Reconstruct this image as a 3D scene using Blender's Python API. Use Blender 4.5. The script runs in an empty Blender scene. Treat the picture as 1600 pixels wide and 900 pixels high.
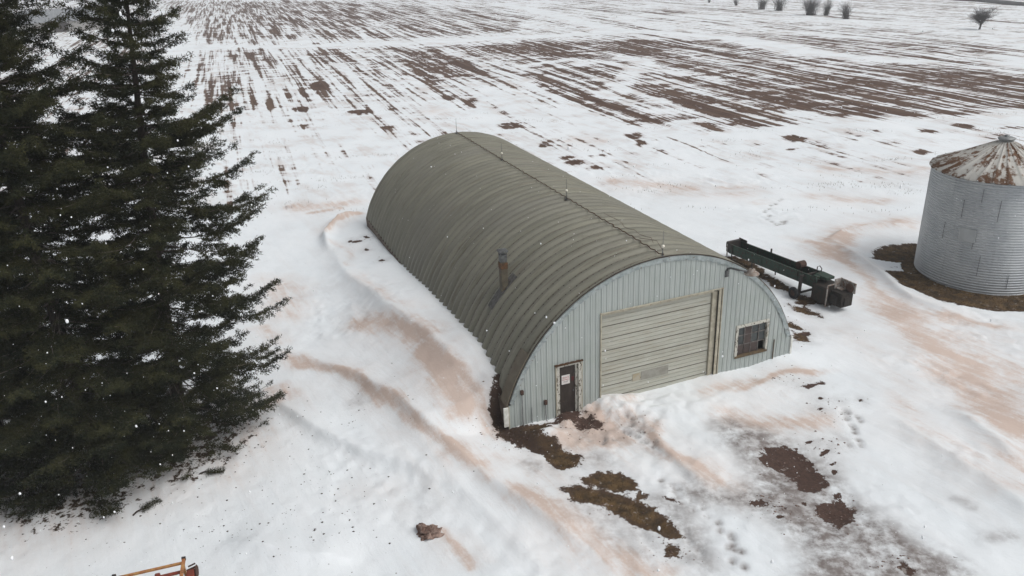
import bpy, math, random
import numpy as np
from math import sin, cos, pi, sqrt, radians, atan2
random.seed(7)
rng = np.random.default_rng(11)
scene = bpy.context.scene
COL = scene.collection

# ------------------------------------------------------------------ camera, sky, sun, exposure
FPX, PITCH, ROLL, CAMH = 1210.56, 0.40834, -0.04219, 17.11
FW = np.array([0, cos(PITCH), -sin(PITCH)]); RT0 = np.array([1., 0, 0]); UP0 = np.array([0, sin(PITCH), cos(PITCH)])
RT = RT0*cos(ROLL)+UP0*sin(ROLL); UP = -RT0*sin(ROLL)+UP0*cos(ROLL)
cam = bpy.data.cameras.new('camera'); camo = bpy.data.objects.new('camera', cam); COL.objects.link(camo)
from mathutils import Matrix, Vector
camo.matrix_world = Matrix(((RT[0], UP[0], -FW[0], 0), (RT[1], UP[1], -FW[1], 0), (RT[2], UP[2], -FW[2], CAMH), (0, 0, 0, 1)))
cam.sensor_width = 36; cam.lens = FPX/1600*36; cam.clip_start = .1; cam.clip_end = 5000
scene.camera = camo
world = bpy.data.worlds.new('World'); scene.world = world; world.use_nodes = True
wn = world.node_tree.nodes; wl = world.node_tree.links
bg = wn['Background']; sky = wn.new('ShaderNodeTexSky'); sky.sky_type = 'NISHITA'; sky.sun_disc = False
SUN_EL, SUN_AZ = radians(52), radians(112)       # azimuth measured from +Y towards +X
sky.sun_elevation = SUN_EL; sky.sun_rotation = SUN_AZ; sky.air_density = 1.0; sky.dust_density = 4.0; sky.ozone_density = 1.0
hs = wn.new('ShaderNodeHueSaturation'); hs.inputs['Saturation'].default_value = .16
wl.new(sky.outputs[0], hs.inputs['Color']); wl.new(hs.outputs[0], bg.inputs[0]); bg.inputs[1].default_value = .11
sl = bpy.data.lights.new('sun', 'SUN'); sl.energy = 1.0; sl.angle = radians(40); sl.color = (1, .97, .93)
so = bpy.data.objects.new('sun', sl); COL.objects.link(so)
sdir = Vector((sin(SUN_AZ)*cos(SUN_EL), cos(SUN_AZ)*cos(SUN_EL), sin(SUN_EL)))
so.rotation_euler = sdir.to_track_quat('Z', 'Y').to_euler()
scene.view_settings.view_transform = 'Standard'; scene.view_settings.look = 'None'
scene.view_settings.exposure = 0.15; scene.view_settings.gamma = 1; scene.view_settings.use_curve_mapping = False
scene.cycles.volume_bounces = 1

# ------------------------------------------------------------------ survey: where a point of the plan lies on the ground
C0 = np.array([0, 0, CAMH])
def at(x, y, z=0.):
    d = FW*FPX+RT*(x-800)-UP*(y-450); t = (z-CAMH)/d[2]; return C0+d*t
def A2(pts, z=0.): return np.array([at(p[0], p[1], z)[:2] for p in pts])
BX, BY, YAW, BL, BR, HC = 5.932, 28.077, .36194, 26.236, 6.963, -1.008
CB, SB = cos(YAW), sin(YAW)
def w2(x, y): return (BX+x*CB-y*SB, BY+x*SB+y*CB)

# ------------------------------------------------------------------ helpers
def tag(o, label=None, cat=None, group=None, kind=None):
    if label: o['label'] = label
    if cat: o['category'] = cat
    if group: o['group'] = group
    if kind: o['kind'] = kind
    return o
def empty(name, loc, rz=0, label=None, cat=None, group=None, s=1):
    o = bpy.data.objects.new(name, None); COL.objects.link(o); o.location = loc; o.rotation_euler = (0, 0, rz); o.scale = (s, s, s)
    o.empty_display_size = .1
    return tag(o, label, cat, group)
class MB:
    def __init__(s): s.v = []; s.f = []; s.m = []
    def add(s, V, F, m=0):
        b = len(s.v); s.v += [tuple(p) for p in V]; s.f += [tuple(i+b for i in f) for f in F]; s.m += [m]*len(F)
    def box(s, x0, x1, y0, y1, z0, z1, m=0, M=None):
        V = [(x, y, z) for z in (z0, z1) for y in (y0, y1) for x in (x0, x1)]
        if M is not None: V = [M @ Vector(p) for p in V]
        s.add(V, [(0, 2, 3, 1), (4, 5, 7, 6), (0, 1, 5, 4), (2, 6, 7, 3), (0, 4, 6, 2), (1, 3, 7, 5)], m)
    def tube(s, pts, r, n=8, m=0, cap=True):
        pts = [Vector(p) for p in pts]; rs = r if isinstance(r, (list, tuple)) else [r]*len(pts)
        rings = []
        for i, p in enumerate(pts):
            d = (pts[min(i+1, len(pts)-1)]-pts[max(i-1, 0)]).normalized()
            a = Vector((0, 0, 1)) if abs(d.z) < .9 else Vector((1, 0, 0))
            u = d.cross(a).normalized(); w = d.cross(u)
            rings.append([p+u*(cos(2*pi*k/n)*rs[i])+w*(sin(2*pi*k/n)*rs[i]) for k in range(n)])
        V = [q for R_ in rings for q in R_]; F = []
        for i in range(len(pts)-1):
            for k in range(n): F.append((i*n+k, i*n+(k+1) % n, (i+1)*n+(k+1) % n, (i+1)*n+k))
        if cap: F.append(tuple(range(n-1, -1, -1))); F.append(tuple((len(pts)-1)*n+k for k in range(n)))
        s.add(V, F, m)
    def bar(s, a, b, w, h, m=0):
        a = Vector(a); b = Vector(b); d = (b-a); L = d.length; q = d.to_track_quat('X', 'Z').to_matrix().to_4x4(); q.translation = a
        s.box(0, L, -w/2, w/2, -h/2, h/2, m, q)
    def lathe(s, prof, n=32, c=(0, 0, 0), m=0, axis='Z', close=False):
        V = []
        for r, z in prof:
            for k in range(n):
                a = 2*pi*k/n
                p = (r*cos(a), r*sin(a), z) if axis == 'Z' else ((r*cos(a), z, r*sin(a)) if axis == 'Y' else (z, r*cos(a), r*sin(a)))
                V.append((p[0]+c[0], p[1]+c[1], p[2]+c[2]))
        F = [(i*n+k, i*n+(k+1) % n, (i+1)*n+(k+1) % n, (i+1)*n+k) for i in range(len(prof)-1) for k in range(n)]
        if close: F.append(tuple(range(n-1, -1, -1))); F.append(tuple((len(prof)-1)*n+k for k in range(n)))
        s.add(V, F, m)
    def build(s, name, mats, parent=None, smooth=False, bevel=0, label=None):
        me = bpy.data.meshes.new(name); me.from_pydata(s.v, [], s.f); me.update()
        if not isinstance(mats, (list, tuple)): mats = [mats]
        for m in mats: me.materials.append(m)
        if len(mats) > 1: me.polygons.foreach_set('material_index', s.m)
        if smooth: me.polygons.foreach_set('use_smooth', [True]*len(me.polygons))
        o = bpy.data.objects.new(name, me); COL.objects.link(o)
        if parent: o.parent = parent
        if bevel:
            b = o.modifiers.new('bevel', 'BEVEL'); b.width = bevel; b.segments = 2; b.limit_method = 'ANGLE'
        if label: o['label'] = label
        return o
def np_mesh(name, V, F, mats, parent=None, smooth=False):
    me = bpy.data.meshes.new(name); k = F.shape[1]
    me.vertices.add(len(V)); me.vertices.foreach_set('co', V.astype(np.float32).ravel())
    me.loops.add(F.size); me.loops.foreach_set('vertex_index', F.astype(np.int32).ravel())
    me.polygons.add(len(F)); me.polygons.foreach_set('loop_start', np.arange(0, F.size, k, dtype=np.int32))
    if smooth: me.polygons.foreach_set('use_smooth', np.ones(len(F), dtype=bool))
    me.update(calc_edges=True); me.validate()
    for m in (mats if isinstance(mats, (list, tuple)) else [mats]): me.materials.append(m)
    o = bpy.data.objects.new(name, me); COL.objects.link(o)
    if parent: o.parent = parent
    return o

# ---- node helpers
class NT:
    def __init__(s, name):
        s.m = bpy.data.materials.new(name); s.m.use_nodes = True; s.t = s.m.node_tree; s.n = s.t.nodes; s.l = s.t.links
        s.p = s.n['Principled BSDF']
    def new(s, t, **k):
        n = s.n.new(t)
        for a, b in k.items(): setattr(n, a, b)
        return n
    def set(s, inp, v):
        if isinstance(v, bpy.types.NodeSocket): s.l.new(v, inp)
        elif isinstance(v, (tuple, list)) and len(v) == 3 and inp.type == 'RGBA': inp.default_value = (*v, 1)
        else: inp.default_value = v
    def coord(s, scale=(1, 1, 1), rot=(0, 0, 0), kind='Object', loc=(0, 0, 0)):
        c = s.new('ShaderNodeTexCoord'); mp = s.new('ShaderNodeMapping'); mp.inputs['Scale'].default_value = scale
        mp.inputs['Location'].default_value = loc
        if any(rot):
            m0 = s.new('ShaderNodeMapping'); m0.inputs['Rotation'].default_value = rot; s.l.new(c.outputs[kind], m0.inputs[0]); s.l.new(m0.outputs[0], mp.inputs[0])
        else: s.l.new(c.outputs[kind], mp.inputs[0])
        return mp.outputs[0]
    def noise(s, vec, scale, detail=4, rough=.55, dist=0):
        n = s.new('ShaderNodeTexNoise'); s.l.new(vec, n.inputs['Vector']); n.inputs['Scale'].default_value = scale
        n.inputs['Detail'].default_value = detail; n.inputs['Roughness'].default_value = rough; n.inputs['Distortion'].default_value = dist
        return n.outputs['Fac']
    def math(s, op, a, b=0., c=0., clamp=False):
        n = s.new('ShaderNodeMath', operation=op, use_clamp=clamp); s.set(n.inputs[0], a); s.set(n.inputs[1], b); s.set(n.inputs[2], c); return n.outputs[0]
    def ramp(s, v, a, b, lo=0., hi=1., smooth=True):
        n = s.new('ShaderNodeMapRange', interpolation_type='SMOOTHSTEP' if smooth else 'LINEAR'); s.set(n.inputs[0], v)
        n.inputs[1].default_value = a; n.inputs[2].default_value = b; n.inputs[3].default_value = lo; n.inputs[4].default_value = hi; return n.outputs[0]
    def mix(s, f, a, b, mode='MIX'):
        n = s.new('ShaderNodeMix', data_type='RGBA', blend_type=mode); s.set(n.inputs[0], f); s.set(n.inputs[6], a); s.set(n.inputs[7], b); return n.outputs[2]
    def bump(s, h, strength=.3, dist=.02, normal=None):
        n = s.new('ShaderNodeBump'); n.inputs['Strength'].default_value = strength; n.inputs['Distance'].default_value = dist; s.l.new(h, n.inputs['Height'])
        if normal is not None: s.l.new(normal, n.inputs['Normal'])
        return n.outputs[0]
    def out(s, col, rough=.6, metal=0., normal=None, spec=.4):
        s.set(s.p.inputs['Base Color'], col); s.set(s.p.inputs['Roughness'], rough); s.set(s.p.inputs['Metallic'], metal)
        s.p.inputs['Specular IOR Level'].default_value = spec
        if normal is not None: s.l.new(normal, s.p.inputs['Normal'])
        return s.m
def simple(name, a, b=None, scale=6., rough=.7, metal=0., rust=0., rustcol=(.16, .07, .035), stretch=(1, 1, 1), bump=.15, spec=.35):
    t = NT(name); v = t.coord(stretch); n1 = t.noise(v, scale, 6, .6)
    b = b or tuple(c*.7 for c in a); col = t.mix(t.ramp(n1, .35, .65), a, b)
    if rust:
        n2 = t.noise(t.coord(stretch, loc=(3, 5, 1)), scale*1.7, 8, .65, .5); col = t.mix(t.ramp(n2, .66-rust*.3, .72-rust*.3), col, rustcol)
    return t.out(col, rough, metal, t.bump(n1, bump, .01), spec)

M = {}
# roof steel: weathered olive grey sheets, rust in streaks along the arch
t = NT('roof_steel'); v = t.coord((.35, 1.64, .35)); n1 = t.noise(v, 1.0, 3, .5); v2 = t.coord((.5, 9, .5)); n2 = t.noise(v2, 1.2, 7, .62, .3)
n3 = t.noise(t.coord((.12, .12, .12)), 1.5, 3, .5); n4 = t.noise(t.coord(), 9, 8, .7)
col = t.mix(t.ramp(n1, .35, .65), (.205, .200, .155), (.160, .157, .122))
col = t.mix(t.ramp(n2, .52, .68, 0, .6), col, (.095, .075, .05)); col = t.mix(t.ramp(n3, .5, .7, 0, .5), col, (.17, .165, .14))
col = t.mix(t.ramp(n4, .58, .72, 0, .35), col, (.09, .06, .04)); sy = t.new('ShaderNodeSeparateXYZ'); t.l.new(t.coord(), sy.inputs[0]); fr = t.math('FRACT', t.math('MULTIPLY', sy.outputs[1], 44/26.236)); seam = t.math('MULTIPLY', t.ramp(fr, .40, .5), t.ramp(fr, .56, .66, 1, 0)); rn = t.noise(t.coord((.9, 1.64, .9), loc=(5, 3, 2)), 1.3, 5, .6)
col = t.mix(t.math('MULTIPLY', seam, t.ramp(rn, .38, .7, .05, .7)), col, (.085, .055, .034))
tn = t.noise(t.coord((.0, .6, .0)), 2.8, 1, .5); col = t.mix(t.ramp(tn, .4, .6, 0, .28), col, (.19, .185, .16)); M['roof'] = t.out(col, t.ramp(n4, .3, .7, .45, .7), .1, t.bump(n4, .15, .01), .45)
t = NT('rusty_ridge'); n1 = t.noise(t.coord(), 14, 6, .7); M['rust'] = t.out(t.mix(t.ramp(n1, .4, .6), (.09, .045, .022), (.05, .032, .022)), .9, 0, t.bump(n1, .4, .01), .2)
M['bolt'] = simple('old_bolt', (.06, .045, .035), rough=.8)
# end wall siding: pale blue green painted ribbed steel, dirtier towards its foot
t = NT('siding'); n1 = t.noise(t.coord((4.2, 1, .25)), 1.6, 4, .6); n2 = t.noise(t.coord((7, 1, .6), loc=(2, 1, 7)), 1.7, 7, .65); n3 = t.noise(t.coord(), 1.1, 4, .6)
col = t.mix(t.ramp(n1, .35, .65), (.35, .385, .372), (.40, .43, .415)); col = t.mix(t.ramp(n3, .45, .7, 0, .4), col, (.31, .35, .315))
col = t.mix(t.ramp(n2, .6, .75, 0, .5), col, (.22, .21, .17)); sx_ = t.new('ShaderNodeSeparateXYZ'); t.l.new(t.coord(), sx_.inputs[0]); fr = t.math('FRACT', t.math('MULTIPLY', t.math('ADD', sx_.outputs[0], 6.72), 1/.235)); gro = t.math('MULTIPLY', t.ramp(fr, .40, .44), t.ramp(fr, .47, .52, 1, 0)); col = t.mix(t.math('MULTIPLY', gro, .75), col, (.13, .15, .14)); M['siding'] = t.out(col, .5, 0, t.bump(n3, .1, .01), .4)
M['flash'] = simple('flashing', (.38, .42, .42), (.25, .29, .29), 5, .45, .3, .25, (.20, .17, .14))
t = NT('door_panel'); n1 = t.noise(t.coord((.35, 1, 3)), 2.2, 6, .6); n2 = t.noise(t.coord((.6, 1, 9)), 2.0, 6, .6); pz = t.noise(t.coord((0, 0, 1.05)), 1.9, 1, .5); n3 = t.noise(t.coord(), 1.3, 5, .6)
col = t.mix(t.math('ADD', t.math('MULTIPLY', t.ramp(n1, .35, .65), .5), t.math('MULTIPLY', t.ramp(pz, .4, .6), .5)), (.44, .44, .385), (.335, .33, .28)); col = t.mix(t.ramp(n2, .5, .7, 0, .55), col, (.30, .255, .175))
col = t.mix(t.ramp(n3, .45, .65, 0, .4), col, (.44, .45, .40)); M['garage'] = t.out(col, .6, 0, t.bump(n2, .15, .01), .35)
M['garage_grey'] = simple('grey_patch', (.29, .285, .25), (.22, .21, .18), 3, .6)
M['dark_gap'] = simple('dark_gap', (.03, .028, .024), rough=.9)
t = NT('peeling_paint'); n1 = t.noise(t.coord((1, 1, .6)), 9, 8, .7, .4); col = t.mix(t.ramp(n1, .52, .57), (.50, .49, .44), (.13, .115, .09)); M['peel'] = t.out(col, .8, 0, t.bump(n1, .5, .01), .2)
M['trim'] = simple('beige_trim', (.46, .43, .34), (.34, .31, .24), 4, .6, 0, .12, (.18, .12, .07))
M['white'] = simple('white_paint', (.70, .70, .66), (.55, .55, .5), 5, .6)
M['brown_door'] = simple('brown_door', (.028, .020, .017), (.045, .036, .03), 6, .6, 0, .1, (.09, .05, .03), (1, 1, .3))
M['sign_white'] = simple('sign_plate', (.72, .70, .68), (.60, .57, .55), 12, .5)
M['sign_red'] = simple('sign_red', (.45, .05, .06), rough=.5); M['sign_black'] = simple('sign_ink', (.03, .03, .03), rough=.5)
M['board'] = simple('window_board', (.075, .055, .05), (.05, .04, .037), 5, .8); 
M['glass'] = simple('dirty_glass', (.055, .065, .065), (.035, .04, .042), 5, .25, spec=.5)
M['black'] = simple('unlit_black', (.004, .004, .004), rough=1, spec=0)
M['wood'] = simple('old_wood', (.13, .09, .05), (.08, .06, .04), 8, .9, stretch=(1, 1, 3))
M['galv'] = simple('galvanised', (.30, .31, .31), (.22, .23, .23), 5, .5, .5, .15, (.18, .14, .10))
M['galv_dark'] = simple('dark_galvanised', (.16, .17, .17), (.09, .09, .09), 7, .6, .4)
M['concrete'] = simple('footing', (.16, .13, .105), (.08, .06, .045), 3, .95)
M['glassball'] = simple('glass_ball', (.75, .72, .62), rough=.2)
M['bark'] = simple('spruce_bark', (.055, .042, .034), (.03, .024, .02), 12, .95, stretch=(1, 1, .3), bump=.6)
M['bough'] = simple('bough_bark', (.05, .04, .032), (.12, .10, .085), 2.5, .95)
M['rock'] = simple('soil_clod', (.11, .065, .05), (.30, .22, .185), 3.5, 1, bump=.8)
# bin
t = NT('bin_wall'); n1 = t.noise(t.coord((1, 1, .8)), .9, 5, .6); n2 = t.noise(t.coord((5, 5, .25)), 1.4, 6, .6); n3 = t.noise(t.coord(), 6, 6, .7)
col = t.mix(t.ramp(n1, .3, .7), (.46, .48, .49), (.36, .38, .40)); col = t.mix(t.ramp(n2, .55, .75, 0, .45), col, (.25, .26, .27)); col = t.mix(t.ramp(n3, .62, .75, 0, .5), col, (.55, .56, .56))
M['bin'] = t.out(col, .42, .35, t.bump(n3, .1, .01), .5)
t = NT('bin_roof'); c = t.coord((1, 1, 1)); 
gr = t.new('ShaderNodeTexGradient', gradient_type='RADIAL'); t.l.new(c, gr.inputs[0]); 
cx_ = t.new('ShaderNodeCombineXYZ'); t.l.new(t.math('MULTIPLY', gr.outputs[1], 26.), cx_.inputs[0])
sx = t.new('ShaderNodeSeparateXYZ'); t.l.new(c, sx.inputs[0]); t.l.new(t.math('MULTIPLY', sx.outputs[2], .8), cx_.inputs[1])
n1 = t.noise(cx_.outputs[0], 1.15, 6, .65); n2 = t.noise(c, 3.2, 8, .7)
f = t.ramp(t.math('ADD', t.math('MULTIPLY', n1, .6), t.math('MULTIPLY', n2, .5)), .53, .61)
col = t.mix(f, (.47, .46, .43), (.11, .055, .028)); col = t.mix(t.ramp(n2, .55, .7, 0, .6), col, (.20, .11, .06)); M['bin_roof'] = t.out(col, .75, .1, t.bump(n2, .3, .01), .3)
# conveyor and implement
M['green'] = simple('faded_green', (.018, .042, .029), (.028, .052, .038), 4, .65, 0, .45, (.035, .022, .016))
M['belt'] = simple('rubber_belt', (.018, .016, .014), (.03, .024, .02), 5, .9)
M['rusty'] = simple('rusty_steel', (.085, .045, .032), (.05, .032, .026), 8, .9)
M['dark_steel'] = simple('dark_steel', (.03, .028, .027), (.05, .04, .035), 6, .7)
M['pale_rust'] = simple('pale_cover', (.36, .35, .33), (.22, .19, .17), 4, .6, 0, .45, (.15, .08, .05))
M['tyre'] = simple('tyre_rubber', (.016, .016, .017), (.03, .03, .03), 10, .95)
M['yellow'] = simple('faded_yellow', (.44, .24, .09), (.33, .13, .055), 5, .7, 0, .25, (.14, .07, .04))
M['red'] = simple('faded_red', (.22, .045, .025), (.15, .04, .028), 5, .7, 0, .3)
M['asphalt'] = simple('asphalt', (.05, .05, .052), (.06, .06, .06), .5, .95)
t = NT('far_roof'); n1 = t.noise(t.coord(), .6, 4, .6); M['far_roof'] = t.out(t.mix(t.ramp(n1, .3, .7), (.27, .285, .30), (.22, .235, .25)), .6, .1)
M['far_wall'] = simple('far_wall', (.35, .34, .32), rough=.8)
# needles: green to brown, contrast of lit and deep tufts put into the colour
t = NT('needles'); n1 = t.noise(t.coord(), 1.1, 3, .5); n2 = t.noise(t.coord(), 5, 3, .6)
col = t.mix(t.ramp(n1, .35, .65), (.013, .017, .007), (.040, .040, .014)); col = t.mix(t.ramp(n2, .55, .72, 0, .7), col, (.055, .047, .020))
M['needle'] = t.out(col, .75, 0, None, .2)
M['shrub'] = simple('shrub_twig', (.06, .052, .048), (.04, .036, .034), 2, .95)
M['dry_grass'] = simple('dry_grass', (.115, .072, .032), (.065, .042, .022), 3, 1, spec=.1)
M['flake'] = simple('snow_crystal', (.85, .86, .88), (.8, .82, .84), 3, .9)
M['debris'] = simple('fallen_cones', (.045, .034, .026), (.07, .05, .035), 5, 1)

# ------------------------------------------------------------------ numpy noise for the terrain
def vnoise(x, y, seed=0):
    xi = np.floor(x).astype(np.int64); yi = np.floor(y).astype(np.int64); fx = x-xi; fy = y-yi
    fx = fx*fx*(3-2*fx); fy = fy*fy*(3-2*fy)
    def h(a, b):
        n = (a*374761393+b*668265263+seed*1442695041) & 0xffffffff; n = ((n ^ (n >> 13))*1274126177) & 0xffffffff
        return ((n ^ (n >> 16)) & 0xffff)/65535.
    return (h(xi, yi)*(1-fx)+h(xi+1, yi)*fx)*(1-fy)+(h(xi, yi+1)*(1-fx)+h(xi+1, yi+1)*fx)*fy
def fbm(x, y, o=4, seed=0):
    s = 0; a = .5; n = 0
    for i in range(o): s = s+a*vnoise(x*2**i, y*2**i, seed+i*17); n += a; a *= .5
    return s/n
def sdist(X, Y, P):      # distance to a polyline, and position along it 0..1, and signed side
    best = np.full(X.shape, 1e9); tt = np.zeros(X.shape); side = np.zeros(X.shape); n = len(P)-1
    for i in range(n):
        a = P[i]; d = P[i+1]-a; L2 = d@d+1e-9
        t_ = np.clip(((X-a[0])*d[0]+(Y-a[1])*d[1])/L2, 0, 1); dx = X-a[0]-t_*d[0]; dy = Y-a[1]-t_*d[1]; q = np.hypot(dx, dy)
        m = q < best; best = np.where(m, q, best); tt = np.where(m, (i+t_)/n, tt); side = np.where(m, np.sign(d[0]*dy-d[1]*dx), side)
    return best, tt, side
def inside(X, Y, P):
    c = np.zeros(X.shape, bool); n = len(P)
    for i in range(n):
        a = P[i]; b = P[(i+1) % n]
        m = ((a[1] > Y) != (b[1] > Y)) & (X < (b[0]-a[0])*(Y-a[1])/(b[1]-a[1]+1e-12)+a[0]); c ^= m
    return c
def axis(lo, hi, s, far, g):
    mid = list(np.arange(lo, hi+1e-6, s)); up = []; v_ = mid[-1]; st = s
    while v_ < far: st = s+g*(v_-hi); v_ += st; up.append(v_)
    return mid, up
mx, ux = axis(-20, 32, .1, 1500, .03); _, dx_ = axis(0, 20, .1, 1500, .03)
xs = np.array([-20-(u-20) for u in reversed(dx_)]+mx+ux)
my, uy = axis(14.5, 52, .1, 1700, .022); ys = np.array([-300, -120, -50, -20, 0, 6, 10, 12, 13.5]+my+uy)
GX, GY = np.meshgrid(xs, ys); sh = GX.shape; X = GX.ravel(); Y = GY.ravel()
LXs = (X-BX)*CB+(Y-BY)*SB; LYs = -(X-BX)*SB+(Y-BY)*CB            # shed coordinates
near = (Y < 75) & (X > -30) & (X < 45) & (Y > 10)
wx = X+(fbm(X*.35, Y*.35, 5, 5)-.5)*1.9; wy = Y+(fbm(X*.35, Y*.35, 5, 9)-.5)*1.9
H = (fbm(X*.06, Y*.06, 3, 1)-.5)*.5*np.clip((np.hypot(X-6, Y-36)-16)/20, 0.15, 1)+(fbm(X*.3, Y*.3, 3, 2)-.5)*.12
stain = np.zeros(X.shape); slush = np.zeros(X.shape); soil = np.zeros(X.shape); grass = np.zeros(X.shape); field = np.zeros(X.shape); dark_soil = np.zeros(X.shape)
def stroke(arr, pts, w, s, taper=True, warp=True):
    w = w*1.22; P = A2(pts); lo = P.min(0)-w*4; hi = P.max(0)+w*4; m = (X > lo[0]) & (X < hi[0]) & (Y > lo[1]) & (Y < hi[1])
    if not m.any(): return
    d, t_, sd = sdist((wx if warp else X)[m], (wy if warp else Y)[m], P); k = np.exp(-(d/w)**2)
    if taper: k = k*np.clip(np.minimum(t_, 1-t_)*6+.25, 0, 1)
    arr[m] = np.maximum(arr[m], s*k)
    if arr is stain:
        k2 = np.exp(-(d/(w*2.1+.3))**2); k2 = k2*np.clip(np.minimum(t_, 1-t_)*4, 0, 1); arr[m] = np.maximum(arr[m], .42*s*k2)
def ridge(pts, hgt, w, asym=.35):       # a drift crest: long slope on one side, short lee on the other
    P = A2(pts); lo = P.min(0)-w*5; hi = P.max(0)+w*5; m = (X > lo[0]) & (X < hi[0]) & (Y > lo[1]) & (Y < hi[1])
    d, t_, sd = sdist((X*.7+wx*.3)[m], (Y*.7+wy*.3)[m], P); ww = np.where(sd > 0, w, w*asym)
    H[m] += 1.25*hgt*np.exp(-(d/ww)**1.25)*np.clip(np.minimum(t_, 1-t_)*4, 0, 1)
def patch(arr, pts, s=1., soft=.25):     # filled outline; .5 on the outline itself
    P = A2(pts); lo = P.min(0)-3; hi = P.max(0)+3; m = (X > lo[0]) & (X < hi[0]) & (Y > lo[1]) & (Y < hi[1])
    if not m.any(): return
    f0 = .55 if soft < 1 else 0; Xm = X[m]+(fbm(X[m]*1.3, Y[m]*1.3, 4, 61)-.5)*f0; Ym = Y[m]+(fbm(X[m]*1.3, Y[m]*1.3, 4, 62)-.5)*f0
    d, _, _ = sdist(Xm, Ym, np.vstack([P, P[:1]])); i = inside(Xm, Ym, P)
    k = np.clip(.5+np.where(i, d, -d)/(2*soft), 0, 1); arr[m] = np.maximum(arr[m], s*k)
    if arr is soil: k2 = np.clip(.75+np.where(i, d, -d)/1.1, 0, 1); slush[m] = np.maximum(slush[m], .55*k2*k2)
def ell(arr, x, y, rx, ry, s=1., soft=.2): patch(arr, [(x+rx*cos(a), y+ry*sin(a)) for a in np.linspace(0, 2*pi, 12, endpoint=False)], s, soft)
# --- drifts
ridge([(420, 545), (500, 570), (560, 600), (620, 640), (680, 685), (740, 735), (820, 795), (900, 850), (990, 905)], .32, 1.1, .28)
ridge([(395, 610), (450, 645), (510, 685), (570, 715), (650, 735), (720, 770)], .26, 1.0, .22)
ridge([(505, 375), (545, 440), (600, 500), (660, 560), (720, 620), (760, 660)], .30, .9, .6)
ridge([(570, 333), (530, 348), (508, 372), (516, 400)], .42, .5, .5)
ridge([(1012, 640), (1018, 670), (1035, 705), (1070, 740), (1120, 765)], .16, .7, .2)
ridge([(1290, 372), (1335, 400), (1375, 430), (1430, 470), (1520, 500)], .22, .6, .4)
ridge([(1440, 352), (1380, 354), (1320, 362), (1290, 378)], .22, .6, .35)
ridge([(1380, 640), (1450, 690), (1520, 740), (1600, 800), (1640, 840)], .22, 1.4, .4)
ridge([(1490, 640), (1540, 680), (1600, 730)], .2, 1.0, .4)
ridge([(340, 850), (440, 870), (560, 875)], .22, 1.0, .4)
ridge([(600, 640), (700, 740), (800, 840), (860, 900)], .12, .8, .5)
# --- snow banked along the left side of the shed
ly = np.array([-3, -.2, .5, .95, 1.9, 3.7, 8, 12.9, 20, 26, 30]); lh = np.array([0, 0, .12, 1.5, 1.55, 1.75, 1.62, 1.3, .75, .5, .1])
hb = np.interp(LYs, ly, lh); out_ = np.clip(-6.75-LXs, 0, 99); reach = np.interp(LYs, [0, 4, 14, 26], [2.6, 3.6, 3.4, 2.4])
hb2 = np.interp(LYs, [-5, -3, 0, 3, 8, 12.9, 20, 26, 30], [0, .1, .75, 1.5, 1.55, 1.3, .75, .5, .1]); kk = np.clip((out_-.15)/.8, 0, 1); hb = np.interp(LYs, ly, lh)*(1-kk)+hb2*kk
bank = hb*np.exp(-(out_/reach)**2.2); m = (LXs < -5.5) & (LYs > -5) & (LYs < 31); H[m] = (H+bank)[m]
bw = np.interp(LYs, [-3, -1.5, 0, 26, 27, 30], [0, 0, .15, .3, .1, 0]); m = (LXs > 5.5) & (LYs > -3) & (LYs < 30); H[m] = (H+bw*np.exp(-(np.clip(LXs-6.75, 0, 99)/1.8)**2))[m]
# --- snow at the front wall
fx = np.array([-9, -7, -6.6, -4.9, -4.4, -3.7, -3.2, -2.7, -1.9, -.8, 1, 2.5, 2.9, 4.6, 6, 6.8, 9]); fh = np.array([0, .02, .02, -.02, .12, .0, .2, .4, .25, .0, -.02, .06, .12, .04, .18, .2, .1])
m = (LYs < 1.2) & (LYs > -6); k = np.exp(-(np.clip(-LYs, 0, 99)/1.1)**2); lat_ = np.clip((10.5-np.abs(LXs))/3.2, 0, 1); lat_ = lat_*lat_*(3-2*lat_)*np.clip((1.2-LYs)/1.2, 0, 1); k = k*lat_; flat = np.exp(-(np.clip(-LYs, 0, 99)/3.)**2)*lat_
H[m] = (H*(1-flat)+np.interp(LXs, fx, fh)*k)[m]
def bump_at(px, py, h, r, r2=None):
    global H
    p = at(px, py); r2 = r2 or r; d = ((X-p[0])/r)**2+((Y-p[1])/r2)**2; H = H+h*np.exp(-d)
bump_at(958, 634, .10, .45, .4); bump_at(975, 640, .2, .5, .4); bump_at(845, 682, .28, .75, .45); bump_at(870, 680, .12, .5, .4); bump_at(1080, 640, .18, 1.6, 1.0); bump_at(1200, 610, .16, 2.2, .8)
bump_at(1130, 690, .1, 1.5, 1.2); bump_at(1235, 735, -.16, 1.5, 1.0); bump_at(1305, 800, -.1, 1.0, .7)
H += near*(fbm(X*1.6, Y*1.6, 3, 31)-.5)*.05
H += near*(fbm(X*2.4+.6*Y, Y*2.4, 4, 53)-.5)*.16*np.clip(fbm(X*.22, Y*.22, 3, 54)*4-1.9, 0, 1)
rough_ = np.exp(-((LXs+2.6)/3.2)**2-((LYs+1.1)/1.5)**2); H += rough_*(fbm(X*3.2, Y*3.2, 4, 41)-.5)*.40*(LYs < .1)
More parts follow.
